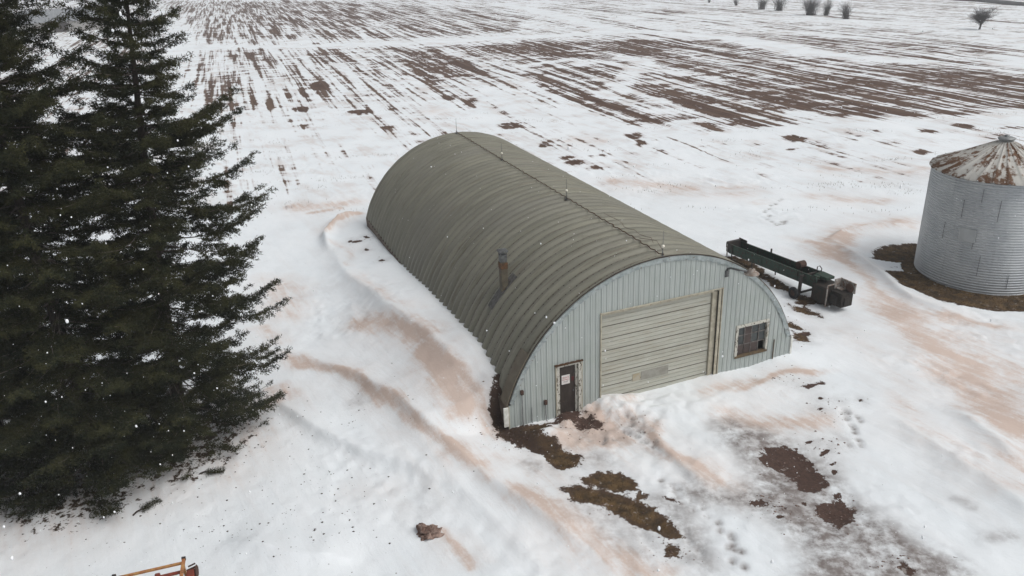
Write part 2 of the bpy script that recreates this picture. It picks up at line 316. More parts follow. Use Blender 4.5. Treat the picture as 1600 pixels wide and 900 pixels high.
# --- stains left by blown red soil
S = stroke
S(stain, [(430, 322), (480, 322), (530, 318), (580, 312)], 1.1, .62); S(stain, [(480, 335), (540, 322)], .6, .7)
patch(stain, [(400, 432), (450, 432), (488, 448), (486, 490), (462, 508), (420, 500), (398, 480)], .50, .9)
S(stain, [(400, 505), (430, 522), (470, 545)], .5, .5)
S(stain, [(550, 508), (600, 530), (640, 560), (665, 590)], .75, .80); S(stain, [(600, 525), (650, 545), (690, 570)], .7, .4)
S(stain, [(650, 575), (680, 610), (705, 640), (745, 670)], .55, .95); S(stain, [(690, 600), (730, 635), (760, 665), (790, 690)], .5, .75)
S(stain, [(560, 440), (600, 480), (640, 515), (680, 530)], .45, .42); S(stain, [(560, 430), (540, 400), (515, 380)], .3, .45)
S(stain, [(430, 553), (500, 575), (560, 603), (620, 645), (680, 690), (740, 730), (800, 765)], .36, .85)
S(stain, [(600, 640), (660, 670), (720, 705), (800, 750)], .8, .42)
S(stain, [(780, 745), (850, 795), (920, 845), (1000, 895), (1040, 920)], .75, .75); S(stain, [(760, 690), (830, 740), (900, 790), (960, 850)], 1.1, .38)
S(stain, [(690, 830), (715, 860), (735, 885)], .22, .7); S(stain, [(400, 640), (430, 625), (415, 600)], .7, .6); S(stain, [(350, 700), (400, 660)], .8, .5)
S(stain, [(520, 760), (600, 765), (650, 760)], .8, .2)
S(stain, [(870, 690), (930, 670), (990, 655), (1010, 640)], .8, .55); S(stain, [(940, 625), (960, 640), (1000, 620)], .5, .5)
S(stain, [(1016, 645), (1022, 680), (1045, 715), (1090, 745), (1150, 775)], .38, .8); S(stain, [(1050, 715), (1110, 750), (1180, 780)], .6, .5); S(stain, [(980, 690), (1040, 725)], .3, .5)
S(stain, [(1120, 655), (1150, 640), (1200, 655), (1260, 655), (1300, 640)], .8, .70); S(stain, [(1080, 615), (1130, 600), (1200, 590)], .5, .6); S(stain, [(1150, 605), (1220, 590), (1290, 580)], .22, .85)
patch(stain, [(1060, 620), (1150, 595), (1260, 600), (1290, 650), (1200, 670), (1120, 650)], .22, 1.2)
S(stain, [(1370, 440), (1410, 500), (1460, 540), (1520, 590), (1580, 650), (1640, 720)], 1.35, .80); S(stain, [(1440, 500), (1500, 540), (1560, 570), (1620, 620)], 1.5, .62); S(stain, [(1480, 580), (1520, 630), (1570, 700), (1620, 760)], .9, .45)
patch(stain, [(1378, 462), (1410, 470), (1470, 515), (1540, 555), (1625, 610), (1625, 740), (1560, 660), (1480, 590), (1400, 545), (1385, 500)], .62, 1.1); patch(stain, [(1270, 372), (1310, 362), (1345, 366), (1330, 395), (1345, 420), (1320, 415), (1290, 392)], .75, .6)
S(stain, [(1240, 372), (1290, 385), (1330, 415), (1370, 450), (1420, 480), (1520, 505), (1620, 520)], .42, .75); S(stain, [(1280, 378), (1300, 395), (1320, 405)], 1.1, .7)
S(stain, [(1290, 372), (1330, 358), (1380, 350), (1450, 350)], .9, .6); S(stain, [(1300, 395), (1290, 375), (1330, 362)], .35, .5)
S(stain, [(1280, 500), (1340, 540), (1400, 580), (1450, 640)], .8, .3); S(stain, [(1380, 600), (1430, 640), (1480, 690), (1560, 760), (1620, 800)], .7, .42)
S(stain, [(508, 376), (520, 356), (545, 343), (572, 335)], .32, .95, True, False)
S(stain, [(930, 282), (1000, 290), (1100, 298)], 1.0, .6); S(stain, [(1010, 300), (1110, 305), (1200, 300)], .9, .4); S(stain, [(1110, 290), (1200, 292)], .7, .4); S(stain, [(1250, 305), (1320, 310), (1400, 314)], .8, .55)
S(stain, [(1270, 262), (1350, 268)], .8, .45); S(stain, [(1330, 268), (1420, 272), (1460, 262)], 1, .45); S(stain, [(880, 218), (950, 220)], 1.2, .5); S(stain, [(650, 178), (700, 170)], 1.4, .4); S(stain, [(1180, 312), (1200, 320)], .8, .3)
S(stain, [(1480, 400), (1430, 395)], .4, .3); S(stain, [(1500, 500), (1600, 545)], .6, .35)
# --- slush and meltwater
patch(slush, [(1115, 662), (1150, 658), (1190, 672), (1235, 690), (1290, 718), (1325, 770), (1360, 795), (1425, 835), (1500, 885), (1560, 930), (1230, 930), (1262, 880), (1230, 835), (1180, 800), (1110, 790), (1040, 765), (1080, 752), (1140, 765), (1168, 745), (1155, 715), (1120, 690)], .95, .55)
S(slush, [(860, 735), (900, 725), (950, 730)], .45, .5); S(slush, [(1000, 790), (1060, 800), (1090, 860), (1070, 890)], .5, .65); S(slush, [(820, 720), (860, 735)], .4, .5); S(slush, [(970, 860), (1040, 870)], .5, .35)
S(slush, [(1480, 770), (1530, 800)], .18, .4); S(slush, [(1540, 855), (1590, 840)], .3, .5); S(slush, [(545, 625), (575, 640)], .5, .3); S(slush, [(620, 780), (700, 800)], 1, .18)
S(slush, [(1000, 650), (990, 680), (1010, 720)], .35, .4); S(slush, [(880, 780), (960, 810), (1040, 860)], .9, .42); S(slush, [(1250, 700), (1330, 680)], .6, .3)
# --- bare soil and grass
for P_ in ([(772, 640), (783, 632), (799, 668), (850, 660), (858, 672), (842, 680), (872, 695), (905, 712), (902, 726), (884, 734), (858, 724), (836, 708), (812, 700), (790, 688), (772, 668)],
           [(903, 748), (930, 738), (970, 737), (992, 757), (990, 769), (955, 768), (922, 760)],
           [(878, 766), (905, 760), (950, 770), (975, 778), (1000, 782), (1022, 788), (1045, 812), (1072, 843), (1040, 840), (1000, 826), (962, 806), (948, 794), (918, 790), (893, 784)],
           [(1040, 848), (1066, 860), (1064, 870), (1048, 866)], [(990, 770), (1010, 778), (1000, 786)]):
    patch(soil, P_, 1, .32); patch(grass, P_, 1, .3)
patch(dark_soil, [(765, 632), (799, 640), (830, 676), (860, 700), (850, 715), (800, 700), (768, 672)], 1, .3)  # darker brown soil at the front left corner of the shed
S(soil, [(870, 650), (905, 655), (935, 668)], .5, .72, False); S(stain, [(870, 700), (900, 690), (1000, 672)], 1.0, .9); S(slush, [(880, 690), (960, 680), (1000, 690)], .5, .35); S(stain, [(870, 660), (920, 665), (960, 650)], .8, .95); S(stain, [(935, 628), (950, 622), (965, 618)], .3, .95); S(soil, [(912, 672), (925, 675)], .22, .6, False); S(soil, [(800, 672), (850, 664), (868, 662)], .12, .8, False)
for P_ in ([(1187, 713), (1196, 700), (1222, 696), (1242, 706), (1263, 713), (1279, 735), (1284, 756), (1270, 771), (1252, 763), (1236, 745), (1214, 733), (1196, 724)],
           [(1273, 797), (1284, 783), (1310, 783), (1340, 798), (1326, 818), (1305, 824), (1286, 811)], [(1303, 772), (1314, 771), (1319, 780), (1306, 780)],
           [(1175, 785), (1196, 780), (1205, 787), (1190, 792)], [(1252, 607), (1280, 598), (1289, 601), (1264, 610)], [(1400, 878), (1412, 880), (1420, 892), (1408, 896)], [(1040, 778), (1050, 776), (1060, 786)]):
    patch(soil, P_, 1, .26)
for x_, y_, a_, b_ in ((1265, 690, 6, 2.5), (1273, 698, 4, 2), (1288, 706, 7, 3), (1301, 735, 5, 2.5), (1297, 722, 4, 2), (1212, 806, 6, 3), (1230, 793, 5, 2.5), (1258, 788, 5, 3), (1485, 871, 5, 2), (1283, 622, 4, 2), (1310, 625, 3, 1.5), (1344, 625, 4, 1.5), (1284, 640, 6, 1.5),
                       (575, 405, 5, 2.5), (600, 428, 5, 2), (560, 388, 6, 2), (549, 387, 4, 1.5), (1242, 700, 4, 2), (575, 383, 4, 2), (1256, 520, 10, 4), (840, 652, 4, 1.5)):
    ell(soil, x_, y_, a_, b_, .95, .09)
for P_ in ([(1125, 399), (1150, 400), (1175, 408), (1195, 424), (1222, 438), (1240, 455), (1232, 460), (1205, 446), (1180, 430), (1150, 415)],
           [(1240, 462), (1275, 462), (1290, 473), (1262, 478), (1245, 473)], [(1228, 470), (1240, 478), (1262, 480), (1275, 488), (1285, 495), (1262, 492), (1245, 486)], [(1215, 497), (1245, 506), (1262, 514), (1240, 514), (1222, 508)], [(1235, 517), (1260, 524), (1268, 538), (1245, 536)]):
    patch(soil, P_, .9, .3); patch(grass, P_, 1, .3)
BINX, BINY, BINR, BINH = 25.95, 39.5, 3.2, 6.0
db = np.hypot(X-BINX+.2, (Y-BINY+.35)*1.05); an = np.arctan2(Y-BINY, X-BINX)
rr = 4.6+.7*np.cos(an-pi*1.02)+.35*np.sin(an*3+1)+(fbm(X*.9, Y*.9, 3, 77)-.5)*1.2
k = np.clip(.5+(rr-db)/.9, 0, 1); wedge = (np.abs(np.angle(np.exp(1j*(an-radians(168))))) < .16) & (db > 3.9); k = k*np.where(wedge, .25, 1)
soil = np.maximum(soil, k); grass = np.maximum(grass, k)
H -= .12*k
for tx, ty, tr in ((-13.2, 25.7, 3.6), (-16.0, 23.6, 3.6), (-20.5, 24, 4)): 
    d = np.hypot(X-tx, Y-ty); soil = np.maximum(soil, .46*np.exp(-(d/tr)**4)); grass = np.maximum(grass, np.exp(-(d/tr)**4)); stain = np.maximum(stain, .45*np.exp(-(d/(tr+.8))**4))
# --- ploughed fields beyond: share of bare soil
def dens(pts, s, soft=6.): patch2(field, pts, s, soft)
def patch2(arr, pts, s, soft):
    P = A2(pts); d, _, _ = sdist(X, Y, np.vstack([P, P[:1]])); i = inside(X, Y, P); k = np.clip(.5+np.where(i, d, -d)/(2*soft), 0, 1); np.maximum(arr, s*k, out=arr)
far = np.clip((Y-52)/14, 0, 1); field = np.maximum(field, .24*far+.13*np.clip((Y-80)/40, 0, 1))
patch2(field, [(705, 3), (1180, 14), (1600, 60), (1600, 112), (1300, 60), (1050, 30)], .44, 5)
patch2(field, [(1050, 40), (1600, 70), (1600, 175), (1340, 100), (1150, 60)], .48, 5)
patch2(field, [(235, 1), (560, 1), (860, 22), (820, 50), (690, 60), (300, 66)], .52, 5); patch2(field, [(330, 3), (560, 3), (640, 25), (560, 45), (380, 45)], .58, 5)
patch2(field, [(250, 78), (690, 72), (806, 138), (720, 160), (500, 170), (270, 185)], .45, 4); patch2(field, [(570, 72), (690, 74), (760, 110), (815, 139), (760, 135), (640, 110)], .62, 2)
patch2(field, [(270, 180), (500, 170), (620, 190), (400, 215), (300, 230)], .27, 4)
patch2(field, [(640, 72), (860, 62), (1130, 60), (1260, 85), (1600, 112), (1600, 185), (1380, 188), (1270, 170), (1060, 196), (985, 205), (812, 140), (760, 100)], .55, 3)
patch2(field, [(690, 74), (860, 66), (1060, 62), (1130, 68), (960, 92), (820, 88)], .68, 2); patch2(field, [(1100, 120), (1330, 112), (1560, 150), (1540, 180), (1300, 188), (1180, 165)], .63, 2); patch2(field, [(1360, 110), (1640, 120), (1640, 175), (1500, 172), (1440, 160)], .66, 2); patch2(field, [(960, 100), (1060, 112), (1120, 128), (1040, 130)], .62, 1.5)
patch2(field, [(1060, 190), (1180, 150), (1270, 195), (1230, 200), (1100, 210)], .62, 2)
def less(pts, w, k):
    P = A2(pts); d, _, _ = sdist(X, Y, P); f_ = np.exp(-(d/w)**4); global field; field = field*(1-k*f_)
less([(240, 74), (500, 71), (700, 64), (860, 56), (1000, 48)], 3.2, .9); less([(790, 5), (870, 25), (960, 46), (1130, 58), (1260, 80), (1340, 90), (1430, 95)], 2.6, .8)
less([(745, 90), (830, 112), (950, 95), (1010, 93), (950, 150)], 1.9, .4); less([(1000, 25), (1300, 32), (1600, 50)], 6, .45); less([(810, 105), (900, 92), (1060, 118)], 1.5, .6); less([(270, 30), (285, 70), (260, 120), (240, 200)], 4, .7)
less([(990, 200), (1100, 215), (1300, 200), (1600, 190)], 1.5, .7)
for x_, y_, a_, b_ in ((795, 196, 24, 6), (735, 160, 16, 7), (898, 254, 20, 5), (885, 247, 14, 4), (935, 262, 22, 2.5), (935, 244, 14, 2.5), (848, 226, 13, 5), (992, 212, 18, 6), (1000, 225, 12, 6), (700, 153, 14, 4), (500, 135, 20, 7), (560, 175, 24, 4), (470, 170, 22, 5),
                       (1368, 206, 12, 3), (1448, 206, 20, 4), (1510, 198, 16, 4), (1440, 240, 10, 4), (1242, 218, 20, 6), (1180, 225, 14, 3), (1330, 222, 18, 2), (473, 197, 12, 5), (1590, 200, 30, 3), (1240, 232, 12, 2)):
    ell(field, x_, y_, a_, b_, .80, .8)
# footprints trodden across the yard
feet = []
for pts, n in (([(1035, 745), (1060, 765), (1075, 780), (1095, 795), (1110, 810)], 11), ([(1140, 855), (1150, 835), (1160, 885), (1130, 830)], 9), ([(1340, 650), (1338, 680), (1330, 700)], 7), ([(1230, 345), (1210, 352), (1195, 330), (1225, 310)], 18), ([(980, 655), (1000, 680), (1020, 700)], 12), ([(1310, 640), (1335, 660)], 6), ([(1100, 860), (1080, 830)], 4), ([(930, 690), (1000, 670)], 8)):
    P = A2(pts)
    for i in range(n):
        u_ = i/(n-1)*(len(P)-1); j = min(int(u_), len(P)-2); p = P[j]+(P[j+1]-P[j])*(u_-j)+np.array([random.uniform(-.22, .22), random.uniform(-.22, .22)]); feet.append(p)
for p in feet:
    m = (np.abs(X-p[0]) < .6) & (np.abs(Y-p[1]) < .6); d = np.hypot(X[m]-p[0], (Y[m]-p[1])*.8); k = np.exp(-(d/.12)**2)
    H[m] -= .07*k; slush[m] = np.maximum(slush[m], .95*k)
H -= .05*np.clip(soil*2-.8, 0, 1)*near
H *= np.clip((900-np.hypot(X, Y))/400, 0, 1)
Vg = np.stack([X, Y, H], 1); ny, nx = sh; idx = np.arange(nx*ny).reshape(ny, nx)
Fg = np.stack([idx[:-1, :-1], idx[:-1, 1:], idx[1:, 1:], idx[1:, :-1]], -1).reshape(-1, 4)
def hz(x, y):
    i = np.clip(np.searchsorted(ys, y)-1, 0, ny-2); j = np.clip(np.searchsorted(xs, x)-1, 0, nx-2); HH = H.reshape(ny, nx)
    a = (x-xs[j])/(xs[j+1]-xs[j]); b = (y-ys[i])/(ys[i+1]-ys[i])
    return float((HH[i, j]*(1-a)+HH[i, j+1]*a)*(1-b)+(HH[i+1, j]*(1-a)+HH[i+1, j+1]*a)*b)
def sample(arr, x, y):
    i = np.clip(np.searchsorted(ys, y), 0, ny-1); j = np.clip(np.searchsorted(xs, x), 0, nx-1); return arr.reshape(ny, nx)[i, j]

# ---- snow ground material
t = NT('snow_ground')
def attr(n):
    a = t.new('ShaderNodeAttribute'); a.attribute_name = n; s_ = t.new('ShaderNodeSeparateColor'); t.l.new(a.outputs['Color'], s_.inputs[0]); return s_.outputs
g1 = attr('ground_mask'); g2 = attr('ground_tint')
v = t.coord(); nf = t.noise(v, 2.6, 9, .68); nfine = t.noise(v, 11, 6, .7); nm = t.noise(v, .8, 6, .6, .4); nl = t.noise(v, .22, 5, .6, .3)
ROW = radians(18.3)
vr = t.coord((1.0, .028, 1), (0, 0, -ROW)); nrow = t.noise(vr, 1.0, 3, .55); vr2 = t.coord((.28, .02, 1), (0, 0, -ROW), loc=(4, 2, 0)); nrow2 = t.noise(vr2, 1.0, 2, .5)
vd = t.coord((.10, .42, 1), (0, 0, radians(-6)), loc=(1, 7, 0)); ndrift = t.noise(vd, 1.0, 5, .62, .6); niso = t.noise(v, .42, 9, .7, .3)
WIND = radians(29)
vs = t.coord((3.2, .38, 1), (0, 0, -WIND)); nst = t.noise(vs, 1.0, 6, .62, .5); vs2 = t.coord((1.1, .16, 1), (0, 0, -WIND), loc=(3, 3, 0)); nst2 = t.noise(vs2, 1.0, 4, .6, .6)
# field: rows x blown patches
N = t.math('ADD', t.math('ADD', t.math('MULTIPLY', nrow, .58), t.math('MULTIPLY', nrow2, .30)), t.math('ADD', t.math('MULTIPLY', ndrift, .32), t.math('MULTIPLY', niso, .40)))
N = t.math('ADD', t.math('SUBTRACT', N, .80), t.math('MULTIPLY', t.math('SUBTRACT', g1[0], .52), .40))
vr3 = t.coord((2.4, .05, 1), (0, 0, -ROW), loc=(9, 1, 0)); nrow3 = t.noise(vr3, 1.0, 2, .5); N = t.math('ADD', N, t.math('MULTIPLY', t.math('SUBTRACT', nrow3, .5), .34))
fm = t.ramp(N, .0, .022); fthin = t.ramp(N, -.07, .01, 0, .45)
gate = t.ramp(g1[0], .02, .10)
fm = t.math('MULTIPLY', fm, gate); fthin = t.math('MULTIPLY', fthin, gate)
sm = t.ramp(t.math('ADD', g1[1], t.math('ADD', t.math('MULTIPLY', t.math('SUBTRACT', nf, .5), 1.5), t.math('MULTIPLY', t.math('SUBTRACT', nfine, .5), .6))), .42, .50)
sm = t.math('MULTIPLY', sm, t.ramp(g1[1], .08, .25))
snow = t.mix(t.ramp(nl, .3, .7), (.80, .835, .86), (.74, .785, .815)); snow = t.mix(t.ramp(nf, .5, .8, 0, .25), snow, (.66, .69, .70))
st = t.math('MULTIPLY', g2[0], t.ramp(t.math('ADD', t.math('MULTIPLY', nm, .4), t.math('ADD', t.math('MULTIPLY', nst, .35), t.math('MULTIPLY', nst2, .25))), .34, .62, .38, 1.15)); st = t.math('ADD', st, t.math('MULTIPLY', t.ramp(t.math('ADD', t.math('MULTIPLY', nl, .6), t.math('MULTIPLY', nst2, .4)), .48, .66), t.ramp(g1[0], .02, .2, .13, .5)))
ste = t.ramp(t.math('ADD', g2[0], t.math('MULTIPLY', t.math('SUBTRACT', t.math('ADD', t.math('MULTIPLY', nst, .5), t.math('MULTIPLY', nf, .5)), .5), 2.2)), .32, .85, 0, .36); st = t.math('ADD', t.math('MULTIPLY', st, .84), t.math('MULTIPLY', ste, t.ramp(g2[0], .05, .3)))
st = t.math('MULTIPLY', st, t.ramp(nfine, .25, .7, .75, 1.1)); st = t.math('MINIMUM', st, .92)
stc = t.mix(t.ramp(nl, .4, .6), (.60, .475, .405), (.52, .40, .335)); col = t.mix(st, snow, stc)
sl_ = t.math('MULTIPLY', g2[1], t.ramp(t.math('ADD', t.math('MULTIPLY', nm, .6), t.math('MULTIPLY', nf, .4)), .31, .58, .10, 1.1)); sl_ = t.math('MINIMUM', sl_, 1.)
col = t.mix(sl_, col, t.mix(t.ramp(nf, .35, .65), (.36, .345, .34), (.19, .165, .155)))
col = t.mix(fthin, col, (.40, .33, .31))
fsoil = t.mix(t.ramp(niso, .35, .65), (.058, .031, .021), (.092, .052, .035)); fsoil = t.mix(t.ramp(nrow3, .45, .65, 0, .6), fsoil, (.15, .10, .07))
col = t.mix(fm, col, fsoil)
nsoil = t.mix(t.ramp(nfine, .35, .65), (.052, .032, .026), (.085, .050, .038))
gsoil = t.mix(t.ramp(nf, .35, .65), (.135, .085, .038), (.042, .029, .018)); nsoil = t.mix(g1[2], nsoil, gsoil); nsoil = t.mix(g2[2], nsoil, (.045, .028, .021))
nsoil = t.mix(t.ramp(t.noise(v, 23, 4, .7), .66, .70, 0, .6), nsoil, (.30, .26, .24)); nsoil = t.mix(t.ramp(t.noise(t.coord((1, 1, 1), loc=(7, 2, 0)), 3.1, 7, .7), .60, .66, 0, .75), nsoil, (.34, .31, .29))
col = t.mix(sm, col, nsoil)
bh = t.math('ADD', t.math('ADD', t.math('MULTIPLY', nf, .6), t.math('ADD', t.math('MULTIPLY', nst, .5), t.math('ADD', t.math('MULTIPLY', t.noise(v, 30, 3, .7), .3), t.math('MULTIPLY', nst2, 1.3)))), t.math('ADD', t.math('MULTIPLY', nfine, .3), t.math('MULTIPLY', t.math('MULTIPLY', sm, nfine), .8)))
M['ground'] = t.out(col, .85, 0, t.bump(bh, .42, .07), .25)
ground = np_mesh('snowy_ground', Vg, Fg, M['ground'], None, True)
def cattr(name, r, g, b):
    a = ground.data.color_attributes.new(name, 'FLOAT_COLOR', 'POINT'); a.data.foreach_set('color', np.stack([r, g, b, np.ones(len(r))], 1).astype(np.float32).ravel())
cattr('ground_mask', field, soil, grass); cattr('ground_tint', stain, slush, dark_soil)
tag(ground, kind='structure')
# far road
mb = MB(); a = at(1480, -3); b = at(1612, 9); d = (b-a)/np.linalg.norm(b-a); a = a-d*200; b = b+d*60; n = np.array([-d[1], d[0], 0])
K = 24
for i in range(K):
    p = a+(b-a)*i/K; q = a+(b-a)*(i+1)/K
    mb.box(0, 1, 0, 1, 0, 1) if False else mb.add([p-n*2+[0, 0, .45], q-n*2+[0, 0, .45], q+n*2+[0, 0, .45], p+n*2+[0, 0, .45], p-n*4+[0, 0, -.5], q-n*4+[0, 0, -.5], q+n*4+[0, 0, -.5], p+n*4+[0, 0, -.5]], [(0, 1, 2, 3), (4, 5, 1, 0), (3, 2, 6, 7)])
tag(mb.build('road', M['asphalt']), kind='structure')

# ------------------------------------------------------------------ the arch shed
shed = empty('arch_shed', (BX, BY, 0), YAW, 'large grey-green corrugated arch shed with pale blue ribbed end wall, standing in snow', 'shed')
PITCHR = BL/44; DEP = .135
def prof(u):
    return DEP*(.5+.5*np.tanh(1.6*np.cos(2*pi*u))/np.tanh(1.6))
ny_ = 44*10+1; nphi = 120; Z0 = 1.0
ph0 = math.asin((.92-HC)/BR); phis = np.linspace(ph0, pi-ph0, nphi); yy = np.linspace(.0, BL, ny_)
PH, YY = np.meshgrid(phis, yy); RR = BR-.06+prof((YY)/PITCHR)+.006*np.sin(PH*37+np.floor(YY/PITCHR)*2.1)
Vr = np.stack([-RR*np.cos(PH), YY, HC+RR*np.sin(PH)], -1).reshape(-1, 3); ii = np.arange(ny_*nphi).reshape(ny_, nphi)
Fr = np.stack([ii[:-1, :-1], ii[:-1, 1:], ii[1:, 1:], ii[1:, :-1]], -1).reshape(-1, 4)
roof = np_mesh('roof', Vr, Fr[:, ::-1], M['roof'], shed, True)
sol = roof.modifiers.new('thickness', 'SOLIDIFY'); sol.thickness = .02; sol.offset = -1
mb = MB()                                         # bolt rows along every seam
for k in range(44):
    y_ = (k+.5)*PITCHR
    for a in np.linspace(ph0+.03, pi-ph0-.03, 64):
        r_ = BR-.06+.012; a2 = a+random.uniform(-.004, .004); c_ = Vector((-r_*cos(a2), y_, HC+r_*sin(a2))); q = Vector((-cos(a2), 0, sin(a2))).to_track_quat('Z', 'Y').to_matrix().to_4x4(); q.translation = c_
        mb.box(-.022, .022, -.022, .022, -.01, .025, 0, q)
b_ = mb.build('seam_bolt', M['bolt'], roof); b_['kind'] = 'stuff'
mb = MB(); pts = []                               # rusted cable lying along the ridge
for i in range(180):
    y_ = BL*i/179; pts.append((random.uniform(-.035, .035), y_, HC+BR+.10+float(prof(np.array(y_/PITCHR)))*.4))
mb.tube(pts, .022, 5); mb.build('ridge_cable', M['rust'], shed)
mb = MB(); V_ = []
for i in range(44*6+1):
    y_ = BL*i/(44*6); w_ = .045+.12*random.random()*(i % 6 == 3)+.04*random.random(); zt_ = HC+BR-.06+float(prof(np.array(y_/PITCHR)))+.008; V_ += [(-w_, y_, zt_), (w_, y_, zt_)]
mb.add(V_, [(2*i, 2*i+1, 2*i+3, 2*i+2) for i in range(44*6)]); mb.build('ridge_strap', M['rust'], shed)
for y_, h_, ball in ((.05, 1.05, 1), (8.75, 1.0, 1), (17.5, 1.0, 1), (26.1, 1.0, 0)):
    mb = MB(); b0 = HC+BR+.06; mb.tube([(0, y_, b0-.02), (0, y_, b0+.35), (0.01, y_, b0+h_)], [.02, .014, .008], 6); mb.lathe([(.09, b0-.03), (.07, b0+.03), (.02, b0+.06)], 10, (0, y_, 0))
    for s_ in (-1, 1): mb.tube([(s_*.12, y_, b0-.06), (0, y_, b0+.2)], .008, 4)
    rod = mb.build('lightning_rod', M['galv_dark'], shed)
    if ball:
        mb = MB(); mb.lathe([(.002, -.075), (.045, -.06), (.072, -.02), (.075, .015), (.05, .055), (.002, .075)], 14, (0, y_, b0+.42)); mb.build('glass_ball', M['glassball'], rod, True)
# loose thin wire near the front of the ridge
mb = MB(); pts = [(.25+.12*sin(i*.9)+.1*random.random(), 1.2+i*.38, HC+BR+.02+.16+.12*random.random()) for i in range(12)]; mb.tube(pts, .010, 4); mb.tube([(.3, .5, HC+BR+.1), (.42, 1.2, HC+BR+.28), (.22, 2.2, HC+BR+.1)], .01, 4); mb.build('loose_wire', M['rust'], shed)
# ribbed end wall, clipped to the arch, with real openings
GX0, GX1, GZ = -2.70, 2.88, 4.12; DX0, DX1, DZ = -4.70, -3.55, 2.33; WX0, WX1, WZ0, WZ1 = 3.80, 5.40, .74, 2.12
HW = 6.72
def top_z(x): 
    r_ = BR-.10; return HC+sqrt(max(r_*r_-x*x, 0)) if abs(x) < 6.6 else 1.05
def end_wall(y0, sgn, openings, name):
    per = .235; xs_ = set(); x = -HW
    n_ = int(2*HW/per)
    for i in range(n_+1):
        for o_ in (0, .03, .075, .105): 
            q = -HW+i*per+o_
            if q < HW: xs_.add(round(q, 4))
    for q in np.arange(-HW, HW, .12): xs_.add(round(float(q), 4))
    for o_ in openings: xs_.add(o_[0]); xs_.add(o_[1])
    xs_.add(HW); xs_ = sorted(xs_)
    def yo(x):
        u_ = (x+HW) % per; 
        return .028*max(0, min(1, min(u_/.03, (.105-u_)/.03)))
    mb = MB()
    for a, b in zip(xs_[:-1], xs_[1:]):
        if b-a < 1e-4: continue
        mid = (a+b)/2; segs = [(-.35, None)]
        for (p0, p1, z0, z1) in openings:
            if p0 < mid < p1:
                segs = [(-.35, z0), (z1, None)] if z0 > -.3 else [(z1, None)]
        ya = y0+sgn*yo(a+1e-5); yb = y0+sgn*yo(b-1e-5)
        for z0, z1 in segs:
            za = top_z(a) if z1 is None else z1; zb = top_z(b) if z1 is None else z1
            mb.add([(a, ya, z0), (b, yb, z0), (b, yb, zb), (a, ya, za)], [(0, 1, 2, 3)])
    return mb.build(name, M['siding'], shed)
OP = [(GX0, GX1, -.4, GZ), (DX0, DX1, -.4, DZ), (WX0, WX1, WZ0, WZ1)]
end_wall(-.02, -1, OP, 'end_wall'); end_wall(BL-.05, 1, [], 'end_wall')
# crumpled flashing along the arch
mb = MB(); K = 150; ring = []
for i in range(K+1):
    a = ph0+.03+(pi-2*ph0-.06)*i/K; o1 = BR+.035; o2 = BR-.14+.035*math.sin(i*1.7)*random.random()-.03*random.random()
    y1 = -.085; y2 = -.058-.02*random.random()
    ring.append([(-o1*cos(a), .06, HC+o1*sin(a)), (-o1*cos(a), y1, HC+o1*sin(a)), (-o2*cos(a), y2, HC+o2*sin(a))])
V_ = [p for r_ in ring for p in r_]; F_ = []
for i in range(K):
    for j in range(2): F_.append((i*3+j, i*3+j+1, i*3+j+4, i*3+j+3))
mb.add(V_, F_); mb.build('arch_flashing', M['flash'], shed)
mb = MB()                                        # dark rolled lip where the roof sheet stops
mb.tube([(-(BR+.06)*cos(a), -.02, HC+(BR+.06)*sin(a)) for a in np.linspace(ph0, pi-ph0, 110)], .022, 6); mb.build('roof_edge', M['bolt'], shed)
mb = MB()                                        # closing sheet low on the left
As = np.linspace(ph0+.01, ph0+.33, 14); r_ = BR+.10
V_ = [(-r_*cos(a), y_, HC+r_*sin(a)) for a in As for y_ in (-.06, .62)]; mb.add(V_, [(2*i, 2*i+1, 2*i+3, 2*i+2) for i in range(13)])
o = mb.build('closing_sheet', simple('closing_sheet_steel', (.15, .13, .095), (.12, .10, .07), 3, .6), shed); m_ = o.modifiers.new('t', 'SOLIDIFY'); m_.thickness = .03
# footings and corner boards
mb = MB()
mb.box(-6.78, -6.55, .02, BL-.1, -.5, 1.0); mb.box(6.55, 6.78, .02, BL-.1, -.5, 1.0); mb.build('footing', M['concrete'], shed)
mb = MB(); mb.box(-6.93, -6.74, -.10, -.03, .15, 1.0); mb.build('corner_board', M['white'], shed, bevel=.01)
mb = MB(); mb.box(6.73, 6.83, -.09, .0, -.1, 1.05); mb.build('corner_board', M['white'], shed, bevel=.01)
mb = MB(); mb.box(-6.735, -6.69, -.07, -.02, -.2, 1.0); mb.build('corner_trim', M['trim'], shed)
# big sectional door
gd = MB(); IY = .16; W0, W1 = GX0+.06, GX1-.40; rows = 8; hh = (GZ-.1+.35)/rows
grey = MB()
for r_ in range(rows):
    z0 = -.35+r_*hh; z1 = z0+hh-.018
    for j in range(3):
        za = z0+j*(z1-z0)/3; zb = z0+(j+1)*(z1-z0)/3-.012
        sag = .008*random.random()
        gd.box(W0, W1, IY-.02-sag, IY+.03, za, zb, 0)
gdo = gd.build('overhead_door', M['garage'], shed, bevel=.004)
grey.box(-.75, .55, IY-.045, IY-.03, .62, 1.02); grey.build('repair_panel', M['garage_grey'], gdo)
g2_ = MB(); g2_.box(-1.15, -.78, IY-.045, IY-.03, .66, .98); g2_.build('repair_panel', simple('rust_patch', (.34, .29, .19), (.38, .35, .28), 4, .7), gdo)
mb = MB()
for r_ in range(1, rows): mb.box(W0+.02, W1-.02, IY-.034, IY-.024, -.35+r_*hh-.022, -.35+r_*hh-.003)
mb.build('panel_joint', simple('joint_brown', (.13, .12, .095), (.06, .055, .045), 3, .8), gdo)  # brown-grey strips along the joints between door sections
